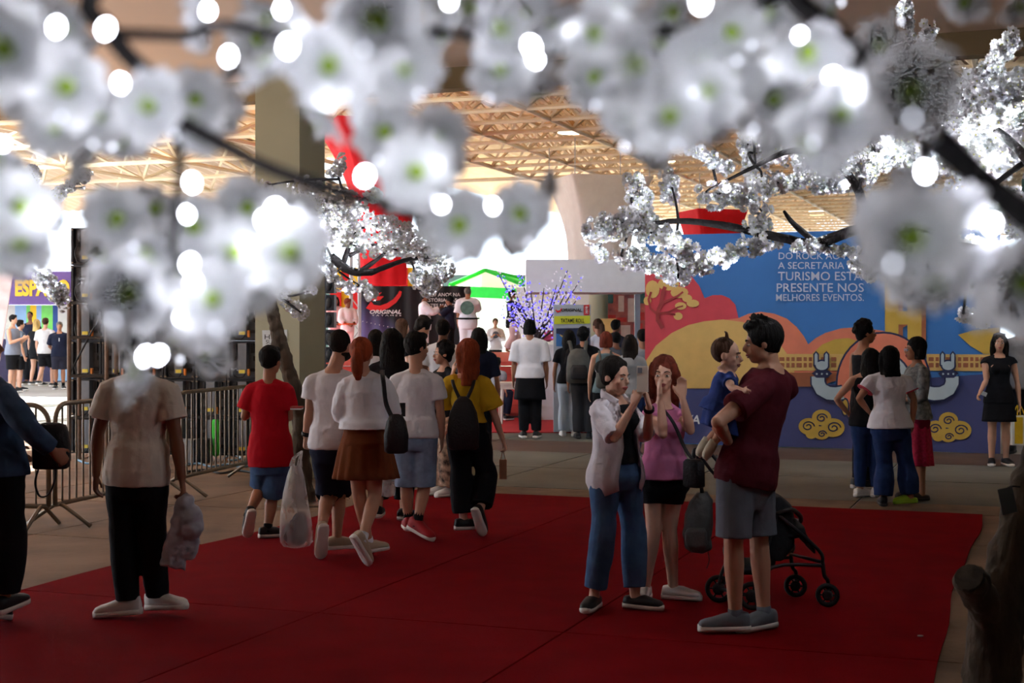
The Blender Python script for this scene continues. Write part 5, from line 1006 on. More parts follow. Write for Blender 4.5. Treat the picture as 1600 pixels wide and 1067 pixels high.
MB().loft([(c + Vector((0, 0, z)), (1, 0, 0), (0, 1, 0), w, d) for z, w, d in ((-.28, .15, .08), (-.25, .19, .13), (-.05, .19, .15), (.12, .17, .13), (.22, .12, .09), (.25, .05, .05))], 16, pw=.75).build('pouch', m_gp, gpk, smooth=True); MB().loft([(c + Vector((0, -.13, z)), (1, 0, 0), (0, 1, 0), w, .05) for z, w in ((-.22, .10), (-.2, .13), (-.05, .13), (0, .1))], 14, pw=.7).build('front_pocket', m_bag, gpk, smooth=True)
for sx in (-1, 1): b = MB(); b.tube([c + Vector((sx * .1, .02, .2)), c + Vector((sx * .13, .16, .36)), c + Vector((sx * .14, .3, .33))], .03, .012, n=8, sub=3, lat=(1, 0, 0)); b.build('strap', m_gp, gpk, smooth=True)
B = person('woman in a black t-shirt and pale jeans beside the grey backpack', 889, 516, 684, 5, Y=22.75, sk='tan', sex='f', vox=FAR); torso_wear(B, 't_shirt', c_black, -.05, .97, .02, .03, .6); leg_wear(B, 'jeans', cloth('pale_jeans', (190, 200, 212)), 1.98, .2, .016, .02, .045); hair(B, 'long', 'black', .12); shoes(B, s_white, s_sole)
A_ = [ # label, x, ytop, Y, hd, sex, skin, hair style, hair, top colour, sleeve, arms
    ('woman with long dark hair in the crowd, left of the black-haired woman', 587, 516, 17.0, 8, 'f', 'light', 'long', 'dark', c_white, .5, 'down'),
    ('brown-haired woman in the crowd turning her face to the right', 628, 499, 22.0, 60, 'f', 'fair', 'long', 'brown', c_black, .6, 'down'),
    ('curly-haired man in the crowd bending his head down', 658, 497, 18.5, 70, 'm', 'light', 'curly', 'dark', c_grey, .6, 'chest'),
    ('short-haired man in a white printed t-shirt in the crowd', 692, 500, 17.5, 6, 'm', 'brown', 'short', 'black', c_white, .6, 'down'),
    ('woman with long black hair in navy watching the stage', 748, 513, 18.0, 4, 'f', 'tan', 'long', 'black', c_navy, .9, 'down'),
    ('girl with a ponytail in a white t-shirt beside the display sign', 934, 500, 26.0, -40, 'f', 'tan', 'pony', 'brown', c_white, .5, 'chest'),
    ('man in dark clothes reaching out beside the street painting', 962, 500, 27.5, 40, 'm', 'brown', 'short', 'black', c_navy, .6, 'chest'),
    ('woman with short brown hair and a strappy backpack', 947, 519, 20.0, 4, 'f', 'light', 'bob', 'darkred', cloth('teal_grey', (108, 128, 134)), 0, 'down'),
    ('child in grey between the ponytail girl and the long-haired woman', 962, 521, 24.0, -30, 'm', 'brown', 'short', 'black', c_grey, .6, 'down'),
    ('woman with long straight dark hair beside the banner edge', 984, 524, 19.0, 8, 'f', 'light', 'long', 'dark', c_lgrey, .5, 'down'),
    ('man in a grey shirt half hidden behind the banner edge', 1004, 515, 22.0, -10, 'm', 'tan', 'short', 'dark', c_lgrey, .7, 'down')]
for (lb, x, yt, Y, hd, sx, sk, hst, hk, ctop, sl, am) in A_:
    B = person(lb, x, yt, None, hd, Y=Y, height=HC - (yt - HOR) * Y / F, sk=sk, sex=sx, vox=FAR, arms=(am, am), head=(0, -35 if 'bending' in lb else 0)); torso_wear(B, 'top', ctop, -.08, .97, .022, .03, sl); leg_wear(B, 'trousers', c_black if 'banner' not in lb else c_djean, 1.9, .2, .02, .03, .03); hair(B, hst, hk, .28); shoes(B, s_black, s_sole)
    if 'strappy' in lb:
        sp2 = thing('strappy_backpack', B.tsec(.4)[0] - B.fw * .25, 'small grey backpack on the short brown-haired woman', 'backpack'); c = B.tsec(.42)[0] - B.fw * .25; MB().loft([(c + Vector((0, 0, z)), (1, 0, 0), (0, 1, 0), w, d) for z, w, d in ((-.2, .1, .05), (-.17, .14, .09), (0, .14, .1), (.14, .1, .07), (.18, .04, .03))], 14, pw=.8).build('pouch', m_gp, sp2, smooth=True)
        for k in (-1, 1): b = MB(); b.tube([c + Vector((k * .07, .02, .14)), c + Vector((k * .08, .12, .27)), c + Vector((k * .08, .22, .32))], .018, .008, n=8, sub=3, lat=(1, 0, 0)); b.build('strap', m_gp, sp2, smooth=True)
# seated youngster
B = person('seated youngster in a grey t-shirt by the white plastic table', 776, 560, None, 30, Y=26.5, height=1.5, sk='tan', vox=FAR, J=dict(lkn=(790, 612, .1), rkn=(796, 614, -.05), lan=(788, 650, .1), ran=(792, 652, -.05), rhip=(778, 612, 0), lhip=(770, 612, 0), pelvis=(774, 606, 0), lel=(768, 600, 0), lwr=(780, 612, 0), rel=(786, 598, -.05), rwr=(790, 612, -.1))); torso_wear(B, 't_shirt', c_lgrey, -.05, .97, .025, .03, .7); leg_wear(B, 'trousers', c_navy, 1.9, .2, .02, .03, .03); hair(B, 'short', 'black'); shoes(B, s_black, s_sole)
sc_ = B.j['pelvis'] - B.fw * .06; stl = thing('stool', Vector((sc_.x, sc_.y, 0)), 'low stool under the seated youngster in grey', 'stool'); MB().box((sc_.x, sc_.y, sc_.z - .29), .13, .13, .03).build('seat', m_wp, stl)
for a in (-1, 1):
    for c in (-1, 1): MB().box((sc_.x + a * .10, sc_.y + c * .10, (sc_.z - .32) / 2), .015, .015, (sc_.z - .32) / 2).build('leg', m_wp, stl)
# ---- on the stage
gi = cloth('gi_white', (242, 240, 248), .05)
def belt(B, m):
    s0 = B.tsec(.12, .095); s1 = B.tsec(.19, .095); MB().loft([s0, s1], 20).build('belt', m, B.root, smooth=True)
B = person('man in a white karate suit with a round green back emblem and black belt', 731, 448, None, 3, Y=31.0, z0=ZS, sk='tan', vox=VFAR, bulk=1.15, arms=('down', 'clap'), head=(10, 0)); torso_wear(B, 'jacket', gi, -.32, .98, .04, .06, .95, .05); leg_wear(B, 'trousers', gi, 1.9, .2, .04, .05, .06); hair(B, 'buzz', 'grey'); belt(B, c_black)
c, lat, fr, ru, rv = B.tsec(.62, .06); bd = fr if fr.dot(B.fw) < 0 else -fr; MB().loft([(c + bd * (rv - .005), lat, (0, 0, 1), .15, .15), (c + bd * (rv + .012), lat, (0, 0, 1), .15, .15)], 20).build('back_emblem', mat('emblem_green', (96, 128, 120), .8, .3, 12), B.root)
B = person('man in a white karate suit with outstretched arms facing right', 663, 455, None, 85, Y=31.5, z0=ZS, sk='brown', vox=VFAR, arms=('clap', 'clap'), bulk=1.05); torso_wear(B, 'jacket', gi, -.3, .98, .04, .06, 1.7, .045); leg_wear(B, 'trousers', gi, 1.9, .2, .04, .05, .06); hair(B, 'short', 'black'); belt(B, c_black)
B = person('man in dark clothes on the stage, before the white lettering', 703, 462, None, -80, Y=33.5, z0=ZS, sk='brown', vox=VFAR, arms=('clap', 'clap')); torso_wear(B, 'jacket', c_navy, -.2, .98, .03, .04, 1.0, .03); leg_wear(B, 'trousers', c_black, 1.95, .2, .03, .04, .04); hair(B, 'short', 'black')
B = person('man in a black karate jacket and white trousers raising both arms', 800, 453, None, 68, Y=35.0, z0=ZS, sk='tan', vox=VFAR, arms=('clap', 'clap'), walk=-.8); torso_wear(B, 'jacket', c_black, -.3, .98, .03, .05, 1.3, .035); leg_wear(B, 'trousers', cloth('gi_pink_white', (224, 196, 200)), 1.9, .2, .04, .05, .06); hair(B, 'short', 'black'); belt(B, c_white)
B = person('woman in a white jacket and grey sports top standing behind the stage fighters', 774, 497, None, 175, Y=41.0, z0=.33, sk='light', sex='f', vox=VFAR, arms=('chest', 'chest')); torso_wear(B, 'jacket', c_white, -.15, .97, .03, .04, 1.8, .03); leg_wear(B, 'shorts', c_black, .4, .2, .02); hair(B, 'bun', 'brown'); c, lat, fr, ru, rv = B.tsec(.66, .05); MB().loft([(c + B.fw * (rv - .02), lat, (0, 0, 1), .1, .1), (c + B.fw * (rv + .01), lat, (0, 0, 1), .09, .09)], 14).build('sports_top', c_grey, B.root)
B = person('youth in a white karate suit with an orange belt and reddish cap of hair', 543, 467, None, 150, Y=33.0, z0=ZS - .02, sk='brown', vox=VFAR, arms=('front', 'front'), head=(-20, -10)); torso_wear(B, 'jacket', gi, -.3, .98, .03, .05, 1.5, .035); leg_wear(B, 'trousers', gi, 1.9, .2, .03, .04, .05); hair(B, 'short', 'darkred'); belt(B, cloth('belt_orange', (226, 96, 50)))
B = person('person in a pinkish karate suit at the left end of the stage', 524, 464, None, 160, Y=34.5, z0=ZS - .02, sk='brown', sex='f', vox=VFAR, arms=('front', 'front')); torso_wear(B, 'jacket', cloth('gi_pink', (216, 180, 186)), -.3, .98, .03, .05, 1.5, .035); leg_wear(B, 'trousers', gi, 1.9, .2, .03, .04, .05); hair(B, 'long', 'dark', .15); belt(B, c_black)
# ---- visitors by the purple stall
L_ = [('man in a grey tank top at the left edge by the purple stall', 20, 492, 613, 95, 'm', 'light', 'short', 'dark', cloth('slate', (128, 134, 150)), 0, c_black, .95, 'chest', 0),
      ('man in a blue-grey t-shirt behind the tank top man', 31, 500, 610, 60, 'm', 'light', 'short', 'dark', cloth('blue_grey', (110, 120, 138)), .7, c_black, .95, 'down', 0),
      ('man in a dark shirt standing inside the purple stall', 47, 487, 601, 185, 'm', 'brown', 'buzz', 'black', c_navy, .7, c_black, 1.9, 'down', 0),
      ('blonde woman in a black top and shorts by the purple stall', 57, 499, 603, 20, 'f', 'light', 'long', 'blond', c_black, .4, c_black, .45, 'down', .4),
      ('man in a pale t-shirt and black shorts walking past the purple stall', 71, 497, 604, 12, 'm', 'light', 'short', 'brown', cloth('pale_grey', (206, 202, 204)), .75, c_black, .95, 'down', .8),
      ('man in a black polo shirt and dark shorts with hands behind his back', 93, 503, 608, 165, 'm', 'tan', 'short', 'grey', c_navy, .8, cloth('charcoal_navy', (48, 48, 62)), .95, 'back', 0)]
for (lb, x, yt, yf, hd, sx, sk, hst, hk, ctop, sl, cb_, ll, am, wk) in L_:
    B = person(lb, x, yt, yf, hd, sk=sk, sex=sx, vox=VFAR, arms=(am, am), walk=wk, bulk=1.05); torso_wear(B, 'top', ctop, -.1, .97, .03, .04, sl, .03); leg_wear(B, 'shorts', cb_, ll, .2, .03, .045); hair(B, hst, hk, .25); shoes(B, s_black, s_sole, .07)
    if 'polo' in lb: MB().box(B.tsec(.7, .05)[0] + B.fw * .16, .012, .012, .05).build('hanging_glasses', m_alu, B.root); socks(B, c_black, .15)
# ================================================================ stroller behind the man with the baby
m_tub = mat('stroller_tube', (34, 34, 38), .4, .1); m_fab = mat('stroller_fabric', (30, 31, 36), .85, .15, 8, .3, 40); m_tyre = mat('tyre', (22, 22, 24), .7, .1)
sr = thing('stroller', Vector((1.55, 8.8, 0)), 'black folding baby stroller standing behind the man in maroon', 'stroller')
def wheel(x, ysole, r, n=1):
    g = ground(x, ysole, .012); ax = Vector((.30, .95, 0)).normalized(); fwd = Vector((.95, -.30, 0)); up = Vector((0, 0, 1)); c = g + up * r
    b = MB(); pts = [c + (fwd * math.cos(a) + up * math.sin(a)) * (r - .014) for a in np.linspace(0, 2 * math.pi, 25)]; b.tube(pts, .016, .015, lat=ax, n=8, cap=False); o = b.build('wheel', m_tyre, sr, smooth=True)
    b = MB(); b.loft([(c + ax * s, fwd, up, q, q) for s, q in ((-.014, .02), (-.012, r * .45), (.012, r * .45), (.014, .02))], 14); b.build('hub', m_tub, o, smooth=True)
    for k in range(6):
        a = k * math.pi / 3; b = MB(); b.tube([c, c + (fwd * math.cos(a) + up * math.sin(a)) * (r - .02)], .006, n=5); b.build('spoke', m_tub, o)
    return c
w1, w2, w3, w4 = wheel(1293, 948, .072), wheel(1243, 933, .072), wheel(1175, 953, .085), wheel(1123, 941, .085)
ax = Vector((.30, .95, 0)).normalized() * .022
def tb_(pts, r=.011, name='frame_tube', sub=4): b = MB(); b.tube(pts, r, n=8, sub=sub); b.build(name, m_tub, sr, smooth=True)
for w in (w1, w2): tb_([w + ax * 1.2, w + ax * 1.2 + Vector((0, 0, .08)), w + Vector((-.02, 0, .12)), w + Vector((-.03, 0, .2))], .012, 'fork')
near_f, far_f = w1 + Vector((-.03, 0, .2)), w2 + Vector((-.03, 0, .2))
dN = Vector((0, 0, 0)); yn, yf = 8.65, 9.1
hn, hf_ = P(1108, 705, 8.75), P(1092, 708, 9.1)
tb_([near_f, P(1278, 858, yn), P(1214, 803, yn), P(1150, 752, 8.7), hn]); tb_([far_f, P(1236, 845, yf), P(1180, 795, yf), P(1120, 745, 9.1), hf_])
tb_([w3 + ax, w3 + Vector((.03, 0, .1)), P(1207, 830, yn), P(1214, 803, yn)]); tb_([w4 + ax, w4 + Vector((.02, 0, .1)), P(1160, 822, yf), P(1180, 795, yf)])
tb_([w3, P(1207, 886, yn), near_f + Vector((0, 0, -.02))]); tb_([w4, P(1170, 878, yf), far_f + Vector((0, 0, -.02))]); tb_([w3, w4], .01, 'axle'); tb_([near_f, far_f], .01, 'axle')
tb_([hn, P(1098, 697, 8.78), P(1091, 720, 8.8), P(1097, 748, 8.8)], .016, 'handle'); tb_([hf_, P(1086, 702, 9.1), P(1082, 722, 9.1)], .016, 'handle')
tb_([P(1214, 803, yn), P(1236, 796, yn), P(1250, 806, 8.75), P(1250, 815, 9.0), P(1238, 812, yf), P(1200, 808, yf)], .015, 'bumper_bar')
def slab(pts_n, off, th, name):                  # fabric panel swept across the stroller's width
    b = MB(); secs = []
    for p in pts_n: secs.append((p + off / 2, off.normalized(), Vector((0, 0, 1)), off.length / 2, th))
    b.loft(secs, 14, pw=.5); b.build(name, m_fab, sr, smooth=True)
off = Vector((.02, .42, 0))
slab([P(1150, 770, 8.7), P(1165, 800, 8.7), P(1185, 835, 8.68), P(1200, 850, 8.66)], off, .03, 'backrest'); slab([P(1198, 846, 8.66), P(1230, 838, 8.66), P(1258, 832, 8.66), P(1262, 845, 8.66)], off, .035, 'seat'); slab([P(1258, 835, 8.66), P(1268, 850, 8.66), P(1274, 862, 8.66)], off, .02, 'footrest')
slab([P(1140, 875, 8.7), P(1150, 893, 8.7), P(1200, 893, 8.7), P(1212, 876, 8.7)], off, .03, 'basket'); slab([P(1128, 730, 8.72), P(1140, 742, 8.72), P(1160, 752, 8.72), P(1178, 768, 8.72)], off, .05, 'canopy')
b = MB(); b.loft([(P(1208, y, 8.85), (1, 0, 0), (0, 1, 0), w, .2) for y, w in ((770, .03), (785, .10), (815, .13), (850, .12), (870, .05))], 14, pw=.7); b.build('seat_side', m_fab, sr, vox=.014, wrinkle=.01)
gb2 = thing('grey_bag', P(1090, 864, 8.85), 'dark grey backpack hanging from the stroller handle', 'backpack'); m_gb = mat('bag_silvergrey', (92, 92, 92), .6, .2, 8, .4, 30); b = MB()
b.loft([(P(x, y, 8.85), (1, .1, 0), (0, 1, 0), w, d) for x, y, w, d in ((1098, 766, .03, .03), (1096, 780, .07, .07), (1092, 805, .09, .11), (1089, 835, .095, .11), (1090, 856, .085, .09), (1091, 864, .04, .05))], 16, pw=.8); b.build('pouch', m_gb, gb2, vox=.012, relax=2, wrinkle=.02, wsize=.06)
b = MB(); b.loft([(P(x, y, 8.73), (1, .1, 0), (0, 1, 0), w, .03) for x, y, w in ((1088, 825, .05), (1087, 832, .07), (1088, 850, .07), (1089, 857, .05))], 14, pw=.7); b.build('front_pocket', m_gb, gb2, smooth=True)
for q in (0, .12): b = MB(); b.tube([P(1097, 770, 8.82 + q), P(1095, 745, 8.82 + q), P(1097, 712, 8.82 + q)], .012, .005, n=8, sub=3, lat=(1, 0, 0)); b.build('strap', m_bag, gb2, smooth=True)
b = MB(); b.tube([P(1106, 862, 8.76), P(1108, 876, 8.76), P(1104, 888, 8.76)], .003, n=5, sub=3); b.build('cord', m_ink, gb2)
# white petal fallen on the carpet
g = ground(1438, 994, .014); tag(MB().ell(g + Vector((0, 0, .003)), (1, 0, 0), (0, 1, 0), (0, 0, 1), .018, .012, .004, 10, 5).build('fallen_petal', mat('petal_scrap', (190, 180, 176), .7, .05), smooth=True), 'small pale scrap lying on the red carpet near the trunk', 'scrap')
# ================================================================ artificial cherry trees hung with tiny lamps
m_petal = mat('petal_white', (236, 236, 240), .6, .04, 30, trans=.5); m_core = mat('blossom_green', (150, 176, 60), .6, .15, 60); m_core2 = mat('blossom_olive', (196, 196, 130), .6, .15, 60)
m_bark = mat('bark', (78, 66, 54), .9, .35, 9, .9, 26, stretch=(1, 1, .3)); m_twig = mat('twig_dark', (34, 30, 32), .8, .3, 30, .5, 60); m_led = mat('lamp_white', (236, 240, 255), .3, .0, emit=26.0); m_ledm = mat('lamp_white_small', (236, 240, 255), .3, .0, emit=14.0)
def blossom(nu, nv, layers, seed, core_n=8, stamens=0):
    """unit blossom (radius 1) facing +z: notched cupped petals, green heart"""
    r_ = random.Random(seed); b = MB()
    for ly in range(layers):
        R_ = 1.0 - .28 * ly
        for k in range(5):
            a0 = 2 * math.pi * (k + .5 * ly) / 5 + r_.uniform(-.12, .12); w = .47 * r_.uniform(.88, 1.12) * R_; lift = r_.uniform(.06, .24) + .22 * ly; vs_ = []; fs = []
            for i in range(nv + 1):
                t = i / nv; wid = w * (math.sin(math.pi * (.12 + .76 * t)) ** .8) if i < nv else w * .62
                for j in range(nu + 1):
                    q = 2 * j / nu - 1; rad = R_ * (.08 + .92 * t) * (1 - .10 * q * q * t); 
                    if i == nv: rad -= R_ * .16 * (1 - abs(q)) 
                    y = q * wid; z = lift * t * t * .9 + .16 * q * q * t + .05 * math.sin(q * 5 + k * 2 + seed) * t - .22 * max(0, t - .75) * (1 if ly == 0 else 0)
                    vs_.append((rad * math.cos(a0) - y * math.sin(a0), rad * math.sin(a0) + y * math.cos(a0), z))
            for i in range(nv):
                for j in range(nu): a = i * (nu + 1) + j; fs.append((a, a + 1, a + nu + 2, a + nu + 1))
            b.add(vs_, fs)
    b.cur = 1; b.ell((0, 0, .10), (1, 0, 0), (0, 1, 0), (0, 0, 1), .17, .17, .14, core_n, 4)
    for k in range(stamens): a = 2 * math.pi * k / stamens; b.tube([(0, 0, .1), (.13 * math.cos(a), .13 * math.sin(a), .3), (.22 * math.cos(a), .22 * math.sin(a), .42)], .012, n=4)
    b.cur = 0; return b
HI = [blossom(6, 6, 2, s, 12, 9).mesh('blossom', [m_petal, m_core]) for s in range(4)]
for me in HI: me.polygons.foreach_set('use_smooth', [True] * len(me.polygons))
LOB = [blossom(2, 2, 1 + (s % 2), s + 9, 6) for s in range(4)]; LO = [b.mesh('blossom', [m_petal, m_core2]) for b in LOB]
def lamp_or_fill_light(root, c, p, r=.004):
    """point light of a string lamp, or fill added to brighten blossoms"""
    l = bpy.data.lights.new('string_or_fill_light', 'POINT'); l.energy = p; l.shadow_soft_size = r; l.color = (.90, .94, 1.0); o = bpy.data.objects.new('string_or_fill_light', l); link(o, root); o.location = Vector(c) - ORG[root.name]
def orient(c, ax, size, spin):
    ax = Vector(ax).normalized(); q = ax.to_track_quat('Z', 'Y'); return Matrix.Translation(c) @ q.to_matrix().to_4x4() @ Matrix.Rotation(spin, 4, 'Z') @ Matrix.Scale(size, 4)
def boughs(root, lst, m, name='branch'):
    for pts, r in lst:
        b = MB(); p = [P(*q) if len(q) == 3 else Vector(q[1]) for q in pts]; k = len(p); rr = [lerp(r[0], r[1], i / (k - 1)) for i in range(k)]
        b.tube(p, rr, n=9, sub=4); v = b.v[0]; jit = np.array([noise.noise(Vector(x * 18)) for x in v]); cen = v.copy(); n_ = 9
        for i in range(0, len(v), n_): cen[i:i + n_] = v[i:i + n_].mean(0)
        b.v[0] = cen + (v - cen) * (1 + .22 * jit[:, None]); b.build(name, m, root, smooth=True)
def canopy(root, strokes, Yd, size, led_every, seed, hub=None, twr=.006, limit=300, spread=.22, glow=42, glow_p=.42):
    """scatter blossoms along twigs; the first ones are pieces, the rest one joined mass"""
    r_ = random.Random(seed); fl = []; leds = MB()
    for (pts, rad, n) in strokes:
        Y = Yd(pts[0][0]) if callable(Yd) else Yd; dy = r_.uniform(-spread, spread); pl = [P(x, y, Y + dy) for x, y in pts]
        if len(pl) > 1: b = MB(); b.tube(pl, [twr] * (len(pl) - 1) + [twr * .5], n=6, sub=3); b.build('twig', m_twig, root, smooth=True)
        if hub:
            hp = min((P(*q) for q in hub), key=lambda q: (q - pl[0]).length)
            if (hp - pl[0]).length > .03:
                mid = lerp(hp, pl[0], .5) + Vector((r_.uniform(-.04, .04), 0, r_.uniform(-.03, .05))); b = MB(); b.tube([hp, mid, pl[0]], [twr * 1.5, twr * 1.2, twr], n=6, sub=3); b.build('twig', m_twig, root, smooth=True)
        R_ = rad * Y / F
        for k in range(int(n * 2.1)):
            t = r_.random() * (len(pl) - 1); i = min(int(t), len(pl) - 2) if len(pl) > 1 else 0; p = lerp(pl[i], pl[i + 1], t - i) if len(pl) > 1 else pl[0]
            d = Vector((r_.gauss(0, 1), r_.gauss(0, 1), r_.gauss(0, 1))).normalized(); o = d * R_ * (r_.random() ** .5); c = p + o
            ax = (d + Vector((0, -.7, -.25))).normalized(); fl.append((c, ax, size * r_.uniform(.8, 1.15), r_.random() * 6.28, r_.randrange(4)))
            if r_.random() < led_every * .4: leds.ball(c + ax * size * .35 + Vector((r_.uniform(-.3, .3) * size, 0, r_.uniform(-.3, .3) * size)), size * .085, 5, 4)
    fl.sort(key=lambda f: f[0].y)
    for (c, ax, s, sp, k) in fl[:limit]: inst(LO[k], 'blossom', root, orient(c, ax, s, sp))
    if len(fl) > limit:
        b = MB()
        for (c, ax, s, sp, k) in fl[limit:]:
            M = np.array(orient(c, ax, s, sp)); src = LOB[k]; v = np.concatenate(src.v); n0 = b.n
            b.v.append(v @ M[:3, :3].T + M[:3, 3]); b.f.extend([tuple(i + n0 for i in f) for f in src.f]); b.mi.extend(src.mi); b.n += len(v)
        tag(b.build('blossom_mass', [m_petal, m_core2], root), kind='stuff')
    for (c, ax, s_, sp, k) in fl[5::glow]: lamp_or_fill_light(root, c + ax * size * 2.6, glow_p)  # bulbless point lights added in front of the blossoms to whiten them
    if leds.n: tag(leds.build('lamp_string', m_ledm, root), kind='stuff')
# ---- right-hand tree
T = thing('cherry_tree', Vector((1.86, 5.5, 0)), 'artificial white cherry tree with a thick dark trunk at the right edge', 'tree', 'lit artificial cherry trees')
g0 = Vector((1.86, 5.5, 0)); trunk = MB()
trunk.tube([g0, P(1548, 1120, 5.5), P(1552, 1020, 5.5), P(1560, 950, 5.52), P(1576, 880, 5.55), P(1600, 790, 5.6), P(1640, 660, 5.7), P(1665, 520, 5.8), P(1650, 420, 5.9), P(1640, 330, 6.0)], [.15, .125, .115, .115, .085, .08, .075, .07, .065, .06], n=16, sub=4)
trunk.tube([P(1556, 1000, 5.5), P(1540, 950, 5.42), P(1526, 922, 5.36), P(1514, 903, 5.3)], [.07, .075, .072, .066], n=14, sub=3); trunk.build('trunk', m_bark, T, vox=.012, relax=2, wrinkle=.035, wsize=.06)
b = MB(); c = P(1514, 902, 5.295); a_ = (P(1514, 903, 5.3) - P(1526, 922, 5.36)).normalized(); b.tube([c - a_ * .01, c + a_ * .004], [.058, .054], n=14); b.build('cut_face', mat('cut_wood', (70, 62, 54), .9, .3, 20, .5), T)
MAINB = [(1650, 420, 5.9), (1500, 392, 6.6), (1400, 376, 7.3), (1345, 358, 7.8), (1275, 380, 8.0), (1215, 370, 8.1), (1130, 352, 8.2), (1060, 345, 8.3), (1000, 352, 8.3), (935, 352, 8.4)]
UPB = [(1345, 358, 7.8), (1342, 300, 7.9), (1300, 250, 8.0), (1240, 235, 8.1), (1180, 260, 8.2), (1120, 290, 8.2)]; UP2 = [(1640, 330, 6.0), (1605, 250, 6.5), (1540, 190, 7.0), (1480, 160, 7.3), (1430, 110, 7.5)]
boughs(T, [(MAINB, (.045, .010)), (UPB, (.03, .008)), (UP2, (.028, .008)), ([(1275, 380, 8.0), (1240, 350, 8.05), (1225, 330, 8.1)], (.022, .008)), ([(1605, 250, 6.5), (1540, 300, 6.8), (1500, 350, 7.0)], (.016, .006))], m_twig)
RS = [([(925, 365), (960, 350), (1000, 345)], 22, 64), ([(932, 395), (945, 405)], 10, 8), ([(985, 280), (1000, 310), (1010, 345)], 19, 48), ([(1045, 275), (1050, 310)], 15, 24), ([(970, 400), (1000, 405), (1040, 420), (1060, 432)], 20, 70), ([(1010, 360), (1050, 380), (1080, 400)], 20, 55), ([(1060, 435), (1100, 410), (1150, 395), (1210, 375)], 16, 84),
      ([(1075, 230), (1110, 250), (1140, 265)], 12, 28), ([(1160, 165), (1165, 210), (1175, 260), (1170, 300)], 15, 60), ([(1100, 310), (1150, 300), (1190, 330), (1180, 370)], 20, 64), ([(1180, 240), (1230, 230), (1280, 250), (1330, 240)], 30, 150), ([(1190, 290), (1250, 280), (1310, 285), (1350, 275)], 21, 110), ([(1330, 250), (1400, 230), (1460, 260)], 36, 150),
      ([(1412, 5), (1418, 40), (1420, 85)], 10, 24), ([(1452, 40), (1450, 80), (1440, 110)], 13, 28), ([(1580, 60), (1555, 100), (1535, 130)], 17, 50), ([(1430, 110), (1470, 150), (1500, 180)], 36, 150), ([(1500, 150), (1560, 160), (1600, 150)], 46, 220), ([(1470, 220), (1530, 240), (1590, 230)], 48, 280), ([(1500, 310), (1560, 330), (1600, 330)], 42, 190),
      ([(1240, 385), (1290, 385), (1335, 395)], 9, 30), ([(1335, 405), (1345, 420)], 8, 9), ([(1362, 415), (1358, 432)], 6, 6), ([(1470, 445), (1478, 455)], 7, 7), ([(1505, 490), (1535, 503)], 11, 14), ([(1490, 395), (1550, 400)], 28, 80), ([(1560, 440), (1600, 450)], 20, 30)]
canopy(T, RS, lambda x: 8.3 - max(0, (x - 1150)) / 450 * 1.6, .032, .30, 3, MAINB + UPB + UP2)
c = P(1574, 782, 5.42); cs_ = thing('hanging_card', c, 'small blank grey card wired to the dark trunk', 'card'); MB().box(c, .03, .002, .05, (.97, .1, .2), (0, 1, 0), (-.2, 0, .97)).build('card', mat('card_grey', (96, 106, 112), .7, .1), cs_); b = MB(); b.tube([c + Vector((-.01, 0, .045)), c + Vector((.03, .04, .05)), c + Vector((.07, .06, .045))], .003, n=5, sub=3); b.build('wire', m_ink, cs_)
# ---- tree by the column
T2b = ground(474, 786); T2 = thing('cherry_tree', T2b, 'artificial white cherry tree with a slim crooked trunk before the concrete column', 'tree', 'lit artificial cherry trees')
ty_ = T2b.y; b = MB(); b.tube([T2b, P(472, 740, ty_), P(470, 690, ty_), P(468, 640, ty_), P(452, 585, ty_), P(440, 545, ty_), P(430, 505, ty_), P(424, 480, ty_), P(420, 458, ty_)], [.125, .10, .09, .10, .085, .09, .075, .075, .07], n=14, sub=4)
b.tube([P(421, 465, ty_), P(445, 435, ty_), P(480, 415, ty_), P(520, 405, ty_)], [.06, .05, .045, .04], n=12, sub=3); b.build('trunk', m_bark, T2, vox=.016, relax=2, wrinkle=.05, wsize=.09)
b = MB(); b.loft([(T2b + Vector((0, 0, z)), (1, 0, 0), (0, 1, 0), r, r) for z, r in ((0, .38), (.015, .38), (.02, .34))], 24); b.build('base_plate', m_steel, T2)
BG = [(518, 402, ty_), (535, 416, ty_ - .05), (555, 425, ty_ - .1), (580, 425, ty_ - .15), (600, 418, ty_ - .2), (640, 405, ty_ - .2), (690, 400, ty_ - .2)]; BU = [(535, 416, ty_ - .05), (545, 385, ty_), (556, 355, ty_), (545, 320, ty_), (530, 280, ty_), (534, 255, ty_)]; BL = [(420, 460, ty_), (400, 458, ty_), (378, 445, ty_), (360, 425, ty_)]
boughs(T2, [(BG, (.05, .015)), (BU, (.03, .008)), (BL, (.04, .01)), ([(560, 425, ty_ - .1), (590, 405, ty_), (610, 385, ty_), (640, 360, ty_)], (.025, .008)), ([(545, 400, ty_), (575, 385, ty_), (600, 380, ty_)], (.022, .008)), ([(421, 455, ty_), (445, 470, ty_ - .1), (470, 488, ty_ - .15)], (.02, .008)), ([(530, 425, ty_), (552, 440, ty_ - .1), (574, 452, ty_ - .1)], (.012, .006)), ([(480, 415, ty_), (460, 360, ty_), (430, 310, ty_)], (.03, .008))], m_twig)
